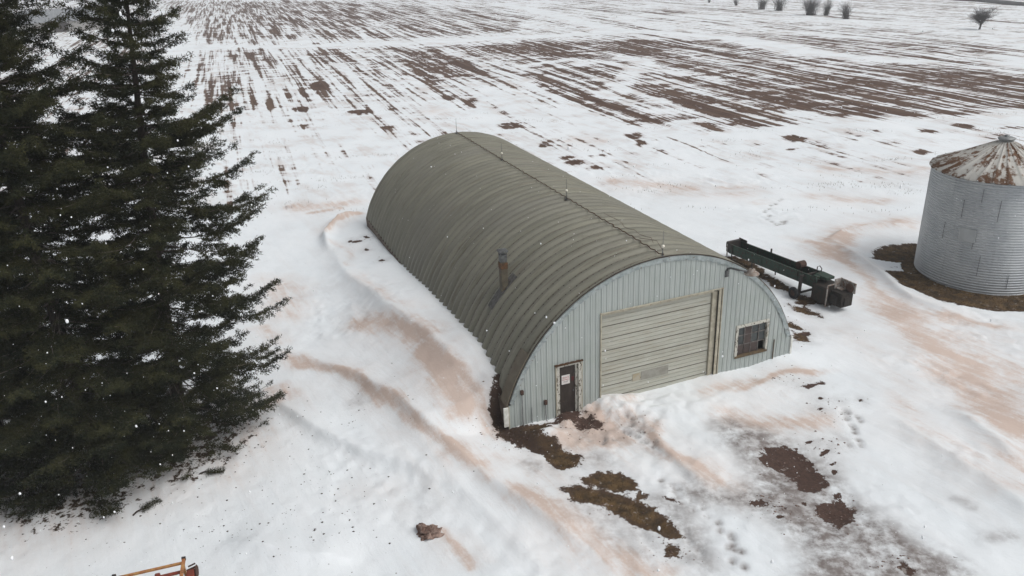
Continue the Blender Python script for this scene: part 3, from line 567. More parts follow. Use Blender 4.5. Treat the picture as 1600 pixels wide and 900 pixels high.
mb = MB(); mb.box(GX0-.02, GX1+.02, -.08, -.055, GZ, GZ+.05); mb.box(GX0-.05, GX0, -.08, IY, -.35, GZ+.05); mb.box(GX0, W1+.02, -.02, IY+.05, GZ-.10, GZ)
mb.box(W1+.02, W1+.24, .05, IY+.05, -.35, GZ-.10); mb.box(W1+.25, GX1-.03, -.06, .05, -.35, GZ); mb.box(GX1, GX1+.045, -.085, -.04, -.2, GZ+.05)
mb.build('overhead_door_frame', M['trim'], shed, bevel=.006)
mb = MB(); mb.box(GX0+.0, GX1, IY+.06, IY+.09, -.4, GZ); mb.build('overhead_door_backing', M['dark_gap'], shed)
mb = MB(); mb.box(W1+.24, W1+.25, -.03, .02, -.3, GZ-.1); mb.box(GX1-.028, GX1-.004, -.055, .03, -.3, GZ); mb.build('frame_gap', M['dark_gap'], shed)
# man door
dm = MB(); dm.box(DX0+.20, DX1-.27, .06, .10, -.3, DZ-.13); do = dm.build('man_door', M['brown_door'], shed, bevel=.005)
mb = MB(); mb.box(DX0, DX1, -.06, .12, DZ-.12, DZ-.035); mb.box(DX0, DX0+.03, -.075, .12, -.3, DZ-.03, 1); mb.box(DX0+.03, DX0+.19, -.02, .12, -.3, DZ-.12); mb.box(DX1-.26, DX1-.16, .02, .12, -.3, DZ-.12); mb.box(DX1-.16, DX1-.02, -.07, .12, -.3, DZ-.12); mb.box(DX1-.018, DX1+.01, -.08, -.02, -.3, DZ-.03, 1)
mb.build('door_frame', [M['peel'], M['trim']], shed)
mb = MB(); mb.box(DX0-.03, DX1+.03, -.11, .0, DZ-.03, DZ+.02); mb.build('door_drip_cap', M['rust'], shed)
sg = MB(); sg.box(-4.40, -4.05, .035, .055, 1.36, 1.76); sgo = sg.build('door_sign', M['sign_white'], do)
def text(body, size, x, z, y, mat, parent, name):
    c = bpy.data.curves.new(name, 'FONT'); c.body = body; c.size = size; c.align_x = 'CENTER'; c.extrude = .002
    tmp = bpy.data.objects.new('tmp', c); COL.objects.link(tmp); bpy.context.view_layer.update()
    me = bpy.data.meshes.new_from_object(tmp.evaluated_get(bpy.context.evaluated_depsgraph_get())); bpy.data.objects.remove(tmp)
    me.materials.clear(); me.materials.append(mat); o = bpy.data.objects.new(name, me); COL.objects.link(o); o.parent = parent
    o.location = (x, y, z); o.rotation_euler = (pi/2, 0, 0); return o
text('PRIVATE', .075, -4.225, 1.63, .031, M['sign_red'], do, 'sign_lettering'); text('PROPERTY', .068, -4.225, 1.54, .031, M['sign_red'], do, 'sign_lettering'); text('KEEP OUT', .045, -4.225, 1.455, .031, M['sign_black'], do, 'sign_lettering')
mb = MB(); mb.lathe([(.005, -.05), (.035, -.04), (.035, -.015), (.015, 0)], 12, (DX1-.35, .06, 1.0), 0, 'Y'); mb.build('handle', M['galv_dark'], do)
mb = MB(); mb.box(DX1-.42, DX1-.30, .045, .058, 1.44, 1.62); mb.build('door_sticker', simple('dark_red_sticker', (.09, .02, .02), rough=.6), do)
# window with boarded and broken panes
mb = MB(); f_ = .10
mb.box(WX0-.06, WX0+.06, -.075, .10, WZ0-.08, WZ1+.06); mb.box(WX1-.05, WX1+.05, -.07, .10, WZ0-.06, WZ1+.05); mb.box(WX0-.04, WX1+.03, -.09, .10, WZ1-.03, WZ1+.08)
win = mb.build('window', M['peel'], shed)
mb = MB(); mb.box(WX0-.05, WX1+.04, -.10, .10, WZ0-.10, WZ0-.0); mb.build('sill', M['wood'], win, bevel=.008)
cols = [WX0+.06, WX0+.44, WX0+.80, WX0+1.18, WX1-.05]; rz = [WZ0, WZ0+.47, WZ0+.92, WZ1-.03]
for i in range(4):
    for j in range(3):
        boarded = (i, j) in ((0, 0), (1, 0), (2, 0), (1, 1), (1, 2)); broken = (i, j) == (3, 0)
        if broken:
            mb = MB(); mb.add([(cols[i], .05, rz[j]), (cols[i]+.10, .05, rz[j]), (cols[i]+.05, .05, rz[j]+.2), (cols[i], .05, rz[j]+.28)], [(0, 1, 2, 3)]); mb.build('pane', M['glass'], win, label='broken pane with only a glass shard left'); continue
        mb = MB(); mb.box(cols[i]+.012, cols[i+1]-.012, (.015 if boarded else .04), .055, rz[j]+.012, rz[j+1]-.012); mb.build('window_board' if boarded else 'pane', M['board'] if boarded else M['glass'], win)
mb = MB()
for i in (1, 2, 3): mb.box(cols[i]-.017, cols[i]+.017, -.0, .05, rz[0] if i != 1 else rz[1], rz[3])
for j in (1, 2): mb.box(cols[0], cols[4], .002, .048, rz[j]-.015, rz[j]+.015)
mb.build('muntin', simple('muntin_paint', (.19, .18, .17), (.08, .07, .065), 7, .8), win)
mb = MB(); mb.box(WX0, WX1, .7, .72, WZ0-.1, WZ1+.1); mb.build('interior_dark_sheet', M['black'], shed)  # black sheet stands in for the unlit inside behind the broken pane
# yard light on a bent arm
mb = MB(); mb.tube([(3.02, -.03, 4.78), (3.02, -.10, 4.98), (3.06, -.25, 5.06), (3.25, -.55, 5.05), (3.5, -.72, 5.02)], .045, 8); mb.box(2.94, 3.10, -.09, -.04, 4.62, 4.9)
lo = mb.build('yard_light_arm', M['galv_dark'], shed, True)
mb = MB(); q = Matrix.Translation((3.62, -.76, 4.98)); mb.lathe([(.05, .14), (.12, .12), (.14, .04), (.30, -.06), (.31, -.09), (.27, -.085), (.12, .0), (.001, .02)], 20, (3.68, -.78, 4.98)); mb.build('lamp_shade', simple('rusty_shade', (.30, .27, .24), (.20, .16, .13), 8, .6, 0, .3), lo, True)
# conduits and meter boxes
for x_, z1_, z0_ in ((-6.15, 1.50, .0), (-5.17, .80, .02)):
    mb = MB(); mb.tube([(x_, -.09, z1_), (x_, -.09, z0_+.3), (x_+.04, -.11, z0_-.1)], .022, 8); c_ = mb.build('conduit', M['galv'], shed); mb = MB(); mb.box(x_-.06, x_+.06, -.15, -.045, z1_-.06, z1_+.12); mb.build('meter_box', M['rusty'], c_, bevel=.008)
mb = MB(); mb.tube([(5.80, -.08, 1.12), (5.80, -.08, .1)], .022, 8); mb.build('conduit', M['wood'], shed)
mb = MB(); mb.tube([(-5.75, -.08, .75), (-5.75, -.08, .0)], .012, 6); mb.build('conduit', M['galv'], shed)
# stove pipe
CX, CY = -5.02, 4.45; cz = HC+sqrt(BR**2-CX**2)
mb = MB(); mb.box(CX-.15, CX+.15, CY-.15, CY+.15, cz-.25, cz+1.35); ch = mb.build('chimney', simple('pipe_casing', (.115, .10, .07), (.08, .068, .05), 5, .7, .1, .15), shed, bevel=.02)
mb = MB(); mb.box(CX-.158, CX+.158, CY-.158, CY+.158, cz+1.05, cz+1.33); mb.build('rusty_band', simple('orange_rust', (.13, .062, .028), (.06, .038, .025), 9, .9), ch)
mb = MB(); mb.box(CX-.145, CX+.145, CY-.145, CY+.145, cz+1.35, cz+1.68); mb.build('pipe_top', M['galv_dark'], ch, bevel=.03)
mb = MB(); mb.box(CX-.19, CX+.19, CY-.19, CY+.19, cz+1.80, cz+1.86)
mb.add([(CX-.2, CY-.2, cz+1.86), (CX+.2, CY-.2, cz+1.86), (CX+.2, CY+.2, cz+1.86), (CX-.2, CY+.2, cz+1.86), (CX, CY, cz+1.93)], [(0, 1, 4), (1, 2, 4), (2, 3, 4), (3, 0, 4)])
for a_, b_ in ((-1, -1), (1, -1), (1, 1), (-1, 1)): mb.box(CX+a_*.13-.012, CX+a_*.13+.012, CY+b_*.13-.012, CY+b_*.13+.012, cz+1.66, cz+1.81)
mb.build('rain_cap', M['galv_dark'], ch)
mb = MB(); As = np.linspace(math.acos(-(CX-.6)/BR) if abs(CX-.6) < BR else .3, math.acos(-(CX+.6)/BR), 8)
mb.add([(-(BR+.095)*cos(a), y_, HC+(BR+.095)*sin(a)) for a in As for y_ in (CY-.26, CY+.26)], [(2*i, 2*i+1, 2*i+3, 2*i+2) for i in range(7)]); fl = mb.build('pipe_flashing', simple('tar_flashing', (.12, .12, .115), (.06, .055, .05), 6, .8), ch); m_ = fl.modifiers.new('t', 'SOLIDIFY'); m_.thickness = .02
mb = MB(); mb.box(CX+.14, CX+.30, CY-.10, CY+.16, cz+.2, cz+.45); mb.build('pipe_bracket', M['dark_steel'], ch, bevel=.02)

# ------------------------------------------------------------------ grain bin
gz = hz(BINX, BINY-4)-.05
bn = empty('grain_bin', (BINX, BINY, gz), 0, 'round corrugated galvanised grain bin with rusty cone roof in a ring of brown grass', 'grain bin')
NA = 200; NR_ = 42; zz = np.linspace(0, BINH, NR_*6+1); aa = np.linspace(0, 2*pi, NA, endpoint=False)
R_ = BINR+.022*np.sin(zz/BINH*NR_*2*pi); AA, ZZ = np.meshgrid(aa, zz); RRb = np.repeat(R_[:, None], NA, 1)
Vb = np.stack([RRb*np.cos(AA), RRb*np.sin(AA), ZZ], -1).reshape(-1, 3); ii = np.arange(len(zz)*NA).reshape(len(zz), NA); jj = np.roll(ii, -1, 1)
np_mesh('wall', Vb, np.stack([ii[:-1], jj[:-1], jj[1:], ii[1:]], -1).reshape(-1, 4), M['bin'], bn, True)
mb = MB()
for k, (za, zb, ad) in enumerate(((3.9, 4.9, 214), (4.0, 5.1, 243), (2.4, 3.4, 228), (1.0, 2.1, 236), (4.9, 5.6, 228), (.4, 1.2, 262), (2.6, 3.5, 200))):
    a = radians(ad); p = Vector(((BINR+.026)*cos(a), (BINR+.026)*sin(a), 0)); tg = Vector((-sin(a), cos(a), 0))*.011; mb = MB()
    mb.add([p-tg+Vector((0, 0, za)), p+tg+Vector((0, 0, za)), p+tg+Vector((0, 0, zb)), p-tg+Vector((0, 0, zb))], [(0, 1, 2, 3)])
    sm_ = mb.build('wall_seam', M['galv_dark'], bn); m_ = sm_.modifiers.new('t', 'SOLIDIFY'); m_.thickness = .01; m_.offset = 1
mb = MB(); NRB = 30; PK = 1.42; V_ = []; prf = [(BINR+.13, -.05), (BINR+.10, .02), (BINR*.66, PK*.36), (.5, PK-.12), (.32, PK)]
NN = NRB*8
for r_, z_ in prf:
    for k in range(NN):
        u_ = (k % 8)/8; lift = .055*math.exp(-((u_-.5)/.10)**2)*(1 if r_ > .4 else 0); a = 2*pi*k/NN; V_.append((r_*cos(a), r_*sin(a), BINH+z_+lift))
mb.add(V_, [(i*NN+k, i*NN+(k+1) % NN, (i+1)*NN+(k+1) % NN, (i+1)*NN+k) for i in range(len(prf)-1) for k in range(NN)]); mb.build('cone_roof', M['bin_roof'], bn, True)
mb = MB(); mb.lathe([(.34, 0), (.34, .10), (.40, .11), (.41, .17), (.30, .22), (.02, .26)], 28, (0, 0, BINH+PK-.02)); mb.lathe([(.12, .22), (.12, .32), (.02, .34)], 16, (0, 0, BINH+PK-.02)); mb.build('roof_cap', M['galv'], bn, True)
mb = MB(); a0 = radians(222)
for a in (a0,):
    q = Matrix.Translation(((BINR+.0)*cos(a), (BINR+.0)*sin(a), 0)) @ Matrix.Rotation(a-pi/2, 4, 'Z').inverted() if False else Matrix.Translation(((BINR+.01)*cos(a), (BINR+.01)*sin(a), 3.1)) @ Matrix.Rotation(a, 4, 'Z')
    mb.box(0, .05, -.42, .42, -.35, .35, 0, q)
mb.build('hatch', simple('patch_steel', (.33, .35, .36), (.38, .40, .41), 2, .5, .35), bn, bevel=.01)

# ------------------------------------------------------------------ conveyor
P0 = np.array([13.15, 42.6]); P1 = np.array([16.35, 35.3]); CL = float(np.linalg.norm(P1-P0)); th = atan2(P1[1]-P0[1], P1[0]-P0[0])
cz0 = .0
cv = empty('bulk_conveyor', (P0[0], P0[1], cz0), th, 'long dark green bulk conveyor with wheels and pale motor cover, standing beside the shed', 'conveyor')
W_ = .42
def zt(x): return .62+.045*x
def side(y, name, mat):
    mb = MB(); n_ = 5
    for i in range(n_):
        a, b = .15+i*(CL-1.2)/n_, .15+(i+1)*(CL-1.2)/n_-.03; 
        mb.add([(a, y-.02, zt(a)-.12), (b, y-.02, zt(b)-.12), (b, y-.02, zt(b)+.36), (a, y-.02, zt(a)+.36), (a, y+.02, zt(a)-.12), (b, y+.02, zt(b)-.12), (b, y+.02, zt(b)+.36), (a, y+.02, zt(a)+.36)], [(0, 1, 2, 3), (7, 6, 5, 4), (0, 4, 5, 1), (3, 2, 6, 7), (0, 3, 7, 4), (1, 5, 6, 2)])
        mb.bar((b+.015, y+(-.03 if y < 0 else .03), zt(b)-.15), (b+.015, y+(-.03 if y < 0 else .03), zt(b)+.38), .05, .05)
    mb.bar((0.1, y, zt(.1)+.38), (CL-1.0, y, zt(CL-1)+.38), .07, .04); mb.bar((0.1, y, zt(.1)-.14), (CL-.8, y, zt(CL-1)-.14), .07, .06)
    return mb.build(name, mat, cv)
side(-W_, 'side_panel', M['green']); side(W_, 'side_panel', M['green'])
mb = MB(); mb.add([(.1, -W_+.03, zt(.1)+.02), (CL-.9, -W_+.03, zt(CL-.9)+.02), (CL-.9, W_-.03, zt(CL-.9)+.02), (.1, W_-.03, zt(.1)+.02)], [(0, 1, 2, 3)])
for i in range(16): x_ = .3+i*.4; mb.box(x_, x_+.03, -W_+.05, W_-.05, zt(x_)+.02, zt(x_)+.07)
mb.build('belt', M['belt'], cv)
mb = MB(); mb.box(-.1, .1, -W_-.06, W_+.06, .50, 1.12); mb.box(-.12, .55, W_+.02, W_+.07, .6, 1.18); mb.box(-.12, .35, -W_-.07, -W_-.03, .75, 1.06); mb.build('tail_hopper', M['dark_steel'], cv, bevel=.01)
for x_, y_, zb_ in ((0.0, -W_-.05, 1.0), (.42, -W_-.05, .95), (0.0, W_+.03, 1.0), (2.1, -W_, .7), (3.1, W_, .75)):
    mb = MB(); mb.bar((x_, y_, -.25), (x_, y_, zb_), .05, .05); mb.build('leg', M['dark_steel'] if x_ > 0 else M['pale_rust'], cv)
mb = MB(); mb.bar((6.15, -.80, .14), (6.05, -.62, zt(6)+.32), .15, .15); mb.bar((6.15, .80, .14), (6.05, .62, zt(6)+.32), .12, .12); mb.bar((6.12, -1.02, .28), (6.12, 1.02, .28), .09, .09); mb.bar((6.05, -.66, zt(6)+.28), (6.05, .66, zt(6)+.28), .09, .09)
mb.build('axle_frame', M['dark_steel'], cv)
for y_ in (-1.0, 1.0):
    mb = MB(); mb.lathe([(.17, -.09), (.27, -.10), (.31, -.06), (.32, 0), (.31, .06), (.27, .10), (.17, .09)], 26, (6.0, y_, .28), 0, 'Y'); wh = mb.build('wheel', M['tyre'], cv, True)
    mb = MB(); mb.lathe([(.02, -.05), (.17, -.06), (.18, .06), (.02, .05)], 20, (6.0, y_, .28), 0, 'Y'); mb.build('rim', M['rusty'], wh)
mb = MB(); mb.box(CL-1.25, CL-.25, -W_-.1, W_+.1, .12, 1.05); mb.box(CL-.28, CL-.22, -W_-.14, W_+.14, .08, 1.22); hd = mb.build('head_box', simple('dark_rusty_box', (.040, .026, .021), (.02, .022, .018), 4, .8), cv, bevel=.02)
mb = MB(); mb.bar((CL-.19, -W_-.16, .1), (CL-.19, -W_-.16, 1.25), .05, .05); mb.bar((CL-.19, -W_-.16, 1.25), (CL-.19, W_+.16, 1.25), .05, .05); mb.build('head_frame', M['pale_rust'], cv)
mb = MB(); mb.box(CL-.16, CL+.55, -.34, .42, .25, 1.0); mb.box(CL+.5, CL+.62, -.2, .1, .35, .8); mb.box(CL-.1, CL+.3, -.46, -.34, .3, .8); mb.build('engine', M['belt'], cv, bevel=.03)
mb = MB(); mb.box(CL-.25, CL+.72, .30, .36, .95, 1.50); mb.box(CL-.25, CL-.18, -.1, .33, 1.0, 1.50); mb.box(CL-.2, CL+.2, -.05, .3, 1.02, 1.06); cvv = mb.build('motor_cover', M['pale_rust'], cv, bevel=.01)
mb = MB(); mb.lathe([(.03, -.04), (.20, -.04), (.24, 0), (.20, .05), (.03, .05)], 22, (CL+.45, .22, 1.20), 0, 'Y'); mb.build('pulley', M['rusty'], cv)
mb = MB(); mb.lathe([(.03, -.2), (.20, -.2), (.20, .2), (.03, .2)], 20, (5.15, .18, zt(5)+.50), 0, 'Y', True); mb.build('drum', M['rusty'], cv)
mb = MB(); mb.tube([(6.1, .35, zt(6)+.36), (6.1, .35, zt(6)+.62), (6.25, .35, zt(6)+.72), (6.4, .35, zt(6)+.62), (6.4, .35, zt(6)+.40)], .025, 6); mb.build('handle', M['dark_steel'], cv)
mb = MB(); mb.box(6.5, 7.3, -.2, .35, zt(6.5)+.36, zt(6.5)+.50); mb.box(6.6, 6.9, -.42, -.2, zt(6.5)+.3, zt(6.5)+.48); mb.build('gear_guard', M['green'], cv, bevel=.02); mb = MB(); mb.bar((2.6, W_+.02, zt(2.6)+.4), (2.6, W_+.02, zt(2.6)+.62), .07, .07); mb.build('peg', M['dark_steel'], cv)

# ------------------------------------------------------------------ implement in the foreground
im = empty('hay_implement', (-10.15, 17.35, 0), radians(14), 'orange-red farm implement with faded yellow tube frame, cut off by the bottom edge', 'farm implement')
mb = MB(); mb.bar((-1.9, .35, 1.05), (.30, .35, 1.12), .07, .07); mb.bar((.32, .42, 1.18), (.32, -1.2, 1.08), .09, .09); mb.bar((-1.6, .3, 1.0), (-1.6, -1.4, .9), .08, .08)
mb.bar((.3, .3, 1.1), (.3, .3, .1), .07, .07); mb.bar((-1.6, .3, 1.0), (-1.6, .3, .1), .07, .07); mb.build('frame', M['yellow'], im, bevel=.01)
mb = MB(); mb.bar((.32, .46, 1.2), (.32, .40, 1.2), .11, .11); mb.build('end_cap', M['dark_steel'], im); mb = MB(); mb.bar((-1.6, .42, .9), (-1.6, .42, 1.12), .1, .1); mb.build('end_cap', M['dark_steel'], im)
mb = MB(); mb.box(-1.4, .26, -.9, .02, .55, .92); mb.box(.40, .62, -.9, .15, .5, 1.02); mb.box(-.5, -.35, .0, .30, .85, 1.0); mb.build('body', M['red'], im, bevel=.03)
mb = MB(); mb.tube([(-1.5, .1, .95), (.3, .12, 1.0)], .05, 8); mb.build('drive_shaft', M['red'], im)
for y_ in (-.5, .12):
    mb = MB(); mb.lathe([(.02, -.03), (.15, -.03), (.19, 0), (.15, .03), (.02, .03)], 14, (.66, y_, .92), 0, 'X'); mb.tube([(.4, y_, 1.0), (.68, y_+.04, 1.06)], .03, 6); mb.tube([(.42, y_+.16, 1.0), (.62, y_+.2, 1.04)], .025, 6); mb.build('sprocket', M['rusty'], im)
mb = MB(); mb.lathe([(.18, -.1), (.36, -.11), (.42, 0), (.36, .11), (.18, .1)], 24, (-.9, -1.1, .42), 0, 'X'); mb.build('wheel', M['tyre'], im, True)

# ------------------------------------------------------------------ spruces
def spruce(name, base, top, radii, seed, label, dens_=1.0, lowest=.04):
    r = np.random.default_rng(seed); base = np.array(base, float); top = np.array(top, float); Ht = top[2]-base[2]
    root = empty(name, tuple(base), 0, label, 'tree', 'spruces at the edge of the yard')
    ax = lambda f_: (top-base)*f_+np.array([.18*sin(f_*5+seed), .15*sin(f_*4+seed*2), 0])*f_
    mb = MB(); K = 18; mb.tube([tuple(ax(i/K)) for i in range(K+1)], [max(.26*(1-i/K)**.9, .012) for i in range(K+1)], 9); mb.build('trunk', M['bark'], root, True)
    bl_V = []; bl_D = []; bl_L = []; TB = MB()
    nlev = int(Ht/.31)
    for li in range(nlev):
        f_ = lowest+(1-lowest)*(li+r.uniform(-.3, .3))/nlev
        if f_ > .985 or f_ < .01: continue
        Rm = np.interp(f_, radii[0], radii[1]); nb = r.integers(4, 7)
        a0 = r.uniform(0, 2*pi)
        for bi in range(nb):
            az = a0+bi*2*pi/nb+r.uniform(-.35, .35); L = Rm*r.choice([r.uniform(.82, 1.08), r.uniform(.5, .85)], p=[.5, .5])
            if L < .12: L = .12
            el0 = np.interp(f_, [0, .3, .8, 1], [-.10, -.02, .35, 1.0])+r.uniform(-.12, .12); droop = np.interp(f_, [0, .5, 1], [.22, .16, .0])*L
            n_ = max(int(L/.16), 3); s_ = np.linspace(0, 1, n_+1); o_ = ax(f_)
            hd_ = np.array([cos(az), sin(az)]); hor = s_*L*cos(el0); ver = s_*L*sin(el0)-droop*np.sin(s_*pi*.75)*1.0+droop*.55*s_**3
            lat = np.array([-sin(az), cos(az)]); wob = .05*L*np.sin(s_*5+r.uniform(0, 6))
            P = np.stack([o_[0]+hd_[0]*hor+lat[0]*wob, o_[1]+hd_[1]*hor+lat[1]*wob, o_[2]+ver], 1)
            if li % 1 == 0: TB.tube([tuple(p) for p in P[::2]], [max(.030*(1-k/len(P[::2])), .008)*min(1, L/2+.3) for k in range(len(P[::2]))], 4, 0, False)
            # side twigs
            start = np.interp(f_, [0, .25, .6, 1], [.42, .38, .2, 0])
            for k in range(1, n_+1):
                if s_[k] < start and r.random() > .22: continue
                tw = (.75*L*(1-s_[k])**.7*.30+.20)*r.uniform(.65, 1.15)
                for sd in (-1, 1, 0):
                    if r.random() > (.9 if sd else .6)*dens_: continue
                    ang = az+sd*r.uniform(.6, 1.15); ti = tw if sd else .24
                    dz_ = r.uniform(-.22, .12)+(.35 if sd == 0 else 0); dv = np.array([cos(ang), sin(ang), dz_]); dv /= np.linalg.norm(dv)
                    m_ = max(int(ti/.055), 3); u_ = np.linspace(.08, 1, m_)[:, None]
                    pts = P[k]+dv*u_*ti+np.array([0, 0, -1])*(u_**2)*ti*.12
                    reps = 9
                    pp = np.repeat(pts, reps, 0); pp = pp+r.normal(0, .04, pp.shape); dd = np.repeat(dv[None], len(pp), 0)*.5+r.normal(0, .6, (len(pp), 3))+[0, 0, .15]; bl_V.append(pp); bl_D.append(dd); bl_L.append(r.uniform(.055, .13, len(pp)))
                    # secondary twiglets
                    if ti > .34:
                        for q_ in range(int(ti/.13)):
                            uu = r.uniform(.2, .9); p0 = P[k]+dv*uu*ti; a3 = ang+r.choice([-1, 1])*r.uniform(.5, 1.1); d3 = np.array([cos(a3), sin(a3), r.uniform(-.25, .2)]); l3 = ti*.4*(1.1-uu)+.08
                            m3 = max(int(l3/.06), 2); p3 = p0+d3*np.linspace(.1, 1, m3)[:, None]*l3; pp = np.repeat(p3, 4, 0)
                            bl_V.append(pp); bl_D.append(d3*.7+r.normal(0, .55, (len(pp), 3))); bl_L.append(r.uniform(.05, .11, len(pp)))
    TB.build('boughs', M['bough'], root)
    P = np.concatenate(bl_V); D = np.concatenate(bl_D); L = np.concatenate(bl_L); D /= np.linalg.norm(D, axis=1, keepdims=True)+1e-9
    Sd = np.cross(D, r.normal(0, 1, D.shape)); Sd /= np.linalg.norm(Sd, axis=1, keepdims=True)+1e-9; wd = r.uniform(.010, .020, (len(P), 1))
    keep = P[:, 2]+base[2] > .0
    P, D, L, Sd, wd = P[keep], D[keep], L[keep], Sd[keep], wd[keep]
    V = np.stack([P-Sd*wd, P+Sd*wd, P+D*L[:, None]], 1).reshape(-1, 3); F = np.arange(len(V)).reshape(-1, 3)
    print(name, len(F)); np_mesh('foliage', V, F, M['needle'], root)
RAD = ([0, .04, .12, .25, .35, .45, .55, .65, .74, .82, .90, .96, 1], [2.2, 3.2, 4.1, 4.4, 4.3, 4.2, 4.0, 3.6, 3.1, 2.6, 1.8, 1.0, .15])
RAD1 = ([0, .04, .12, .25, .35, .45, .52, .58, .63, .66, .69, .72, .745, .77, .80, .84, .9, .96, 1], [2.4, 3.2, 3.9, 4.1, 3.9, 4.0, 3.8, 3.5, 3.6, 2.1, 2.2, 3.0, 1.8, 2.0, 1.9, 1.5, 1.0, .5, .15])
spruce('spruce_tree', (-13.1, 25.7, 0), (-11.3, 25.6, 19.6), RAD1, 3, 'tall dark spruce with its bushy right side facing the shed, rightmost of the spruces', .68)
spruce('spruce_tree', (-15.3, 23.6, 0), (-15.2, 23.8, 20.2), RAD, 8, 'dark spruce in the foreground with lowest boughs sweeping the snow, between the other spruces', .75, .02)
spruce('spruce_tree', (-19.3, 24.6, 0), (-19.0, 24.8, 20.0), RAD, 15, 'dark spruce cut off by the left edge of the picture', .75, .02)
# fallen boughs
def bough(loc, rz, L, seed, label):
    r = np.random.default_rng(seed); root = empty('fallen_branch', loc, rz, label, 'branch'); mb = MB(); pts = [(i*L/6, .05*sin(i*1.3), .03+.03*sin(i)) for i in range(7)]; mb.tube(pts, [.03-.003*i for i in range(7)], 6)
    for i in range(1, 6): mb.tube([pts[i], (pts[i][0]+.15, r.choice([-1, 1])*.2, .08)], [.012, .006], 4)
    mb.build('stick', M['bark'], root); n_ = 500; x_ = r.uniform(.3*L, L, n_); P = np.stack([x_, r.normal(0, .10, n_), .03+np.abs(r.normal(0, .05, n_))], 1); D = r.normal(0, 1, (n_, 3)); D /= np.linalg.norm(D, axis=1, keepdims=True); S_ = np.cross(D, [0, 0, 1.])*.01
    V = np.stack([P-S_, P+S_, P+D*.09], 1).reshape(-1, 3); np_mesh('needles', V, np.arange(len(V)).reshape(-1, 3), M['needle'], root)
p = at(208, 806); bough((p[0], p[1], hz(p[0], p[1])), .9, 1.0, 1, 'broken brown stick with needles on the snow under the front spruce')
p = at(312, 742); bough((p[0], p[1], hz(p[0], p[1])), .15, .9, 2, 'small green spruce sprig lying on snow right of the spruces')

# ------------------------------------------------------------------ bare shrubs of the far hedge
def shrub(px, py, h, w, seed, label, tree=False, nst=26):
    r = random.Random(seed); p = at(px, py); root = empty('bare_shrub' if not tree else 'bare_tree', (p[0], p[1], hz(p[0], p[1])-.1), 0, label, 'shrub' if not tree else 'tree', 'bare shrubs along the far hedge line')
    T = MB(); Cn = MB(); h *= 1.1; cz_ = h*(.56 if tree else .56); rx_ = w*(.62 if tree else .66); rz_ = h*(.46 if tree else .50)
    if tree: T.tube([(0, 0, 0), (.15, 0, h*.15), (.1, .05, h*.38)], [.20, .16, .08], 7)
    lobes = [(r.uniform(-.45, .45)*rx_, r.uniform(-.45, .45)*rx_, cz_+r.uniform(-.25, .3)*rz_, r.uniform(.5, .8)) for _ in range(7)]
    for i in range(nst*9):
        lb = r.choice(lobes); v_ = Vector((r.gauss(0, 1), r.gauss(0, 1), r.gauss(0, 1))).normalized()*r.uniform(.3, 1)**.5*lb[3]
        e = Vector((lb[0]+v_.x*rx_, lb[1]+v_.y*rx_, lb[2]+v_.z*rz_)); b0 = Vector((r.gauss(0, .11)*w, r.gauss(0, .11)*w, 0)) if not tree else Vector((.1, .04, h*r.uniform(.12, .38)))
        c_ = b0.lerp(e, .5)+Vector((-.18*(e.x-b0.x), -.18*(e.y-b0.y), .10*h)); P_ = [(b0*(1-q)**2+c_*2*q*(1-q)+e*q*q)+Vector((r.gauss(0, .02), r.gauss(0, .02), 0))*h*q for q in (0, .25, .5, .75, 1)]
        (T if (not tree and i % 5 == 0) else Cn).tube(P_, [.028, .024, .019, .014, .008], 3, 0, False)
        for k in range(5):
            q = r.uniform(.45, 1); j_ = min(int(q*4), 3); a_ = P_[j_].lerp(P_[j_+1], q*4-j_); d_ = Vector((r.gauss(0, 1), r.gauss(0, 1), r.gauss(.5, .7))).normalized(); Cn.tube([a_, a_+d_*h*r.uniform(.06, .16)], [.012, .007], 3, 0, False)
    T.build('trunk' if tree else 'stems', M['shrub'], root); Cn.build('crown', M['shrub'], root)
shrub(1150, 9, 2.2, 2.0, 1, 'smallest faint bare shrub at the left end of the far hedge line', nst=8)
shrub(1190, 15, 4.0, 4.0, 2, 'low rounded bare shrub at the far hedge, left one of the touching pair', nst=14)
shrub(1217, 17, 4.3, 4.8, 3, 'rounded bare shrub at the far hedge, right one of the touching pair', nst=16)
shrub(1266, 24, 4.9, 5.0, 4, 'widest and densest upright bare shrub in the middle of the far hedge', nst=26)
shrub(1291, 24, 4.2, 3.0, 5, 'narrow upright bare shrub just right of the densest one', nst=12)
shrub(1322, 29, 4.1, 3.6, 6, 'fan-shaped bare shrub narrowing to its foot, right end of the hedge group', nst=14)
shrub(1530, 46, 4.6, 5, 7, 'lone round-crowned bare tree on the snow at far right', True, 34)
shrub(1108, 4, 1.4, 1.4, 9, 'tiny bare bush tuft at the top edge, far left of the hedge', nst=5)

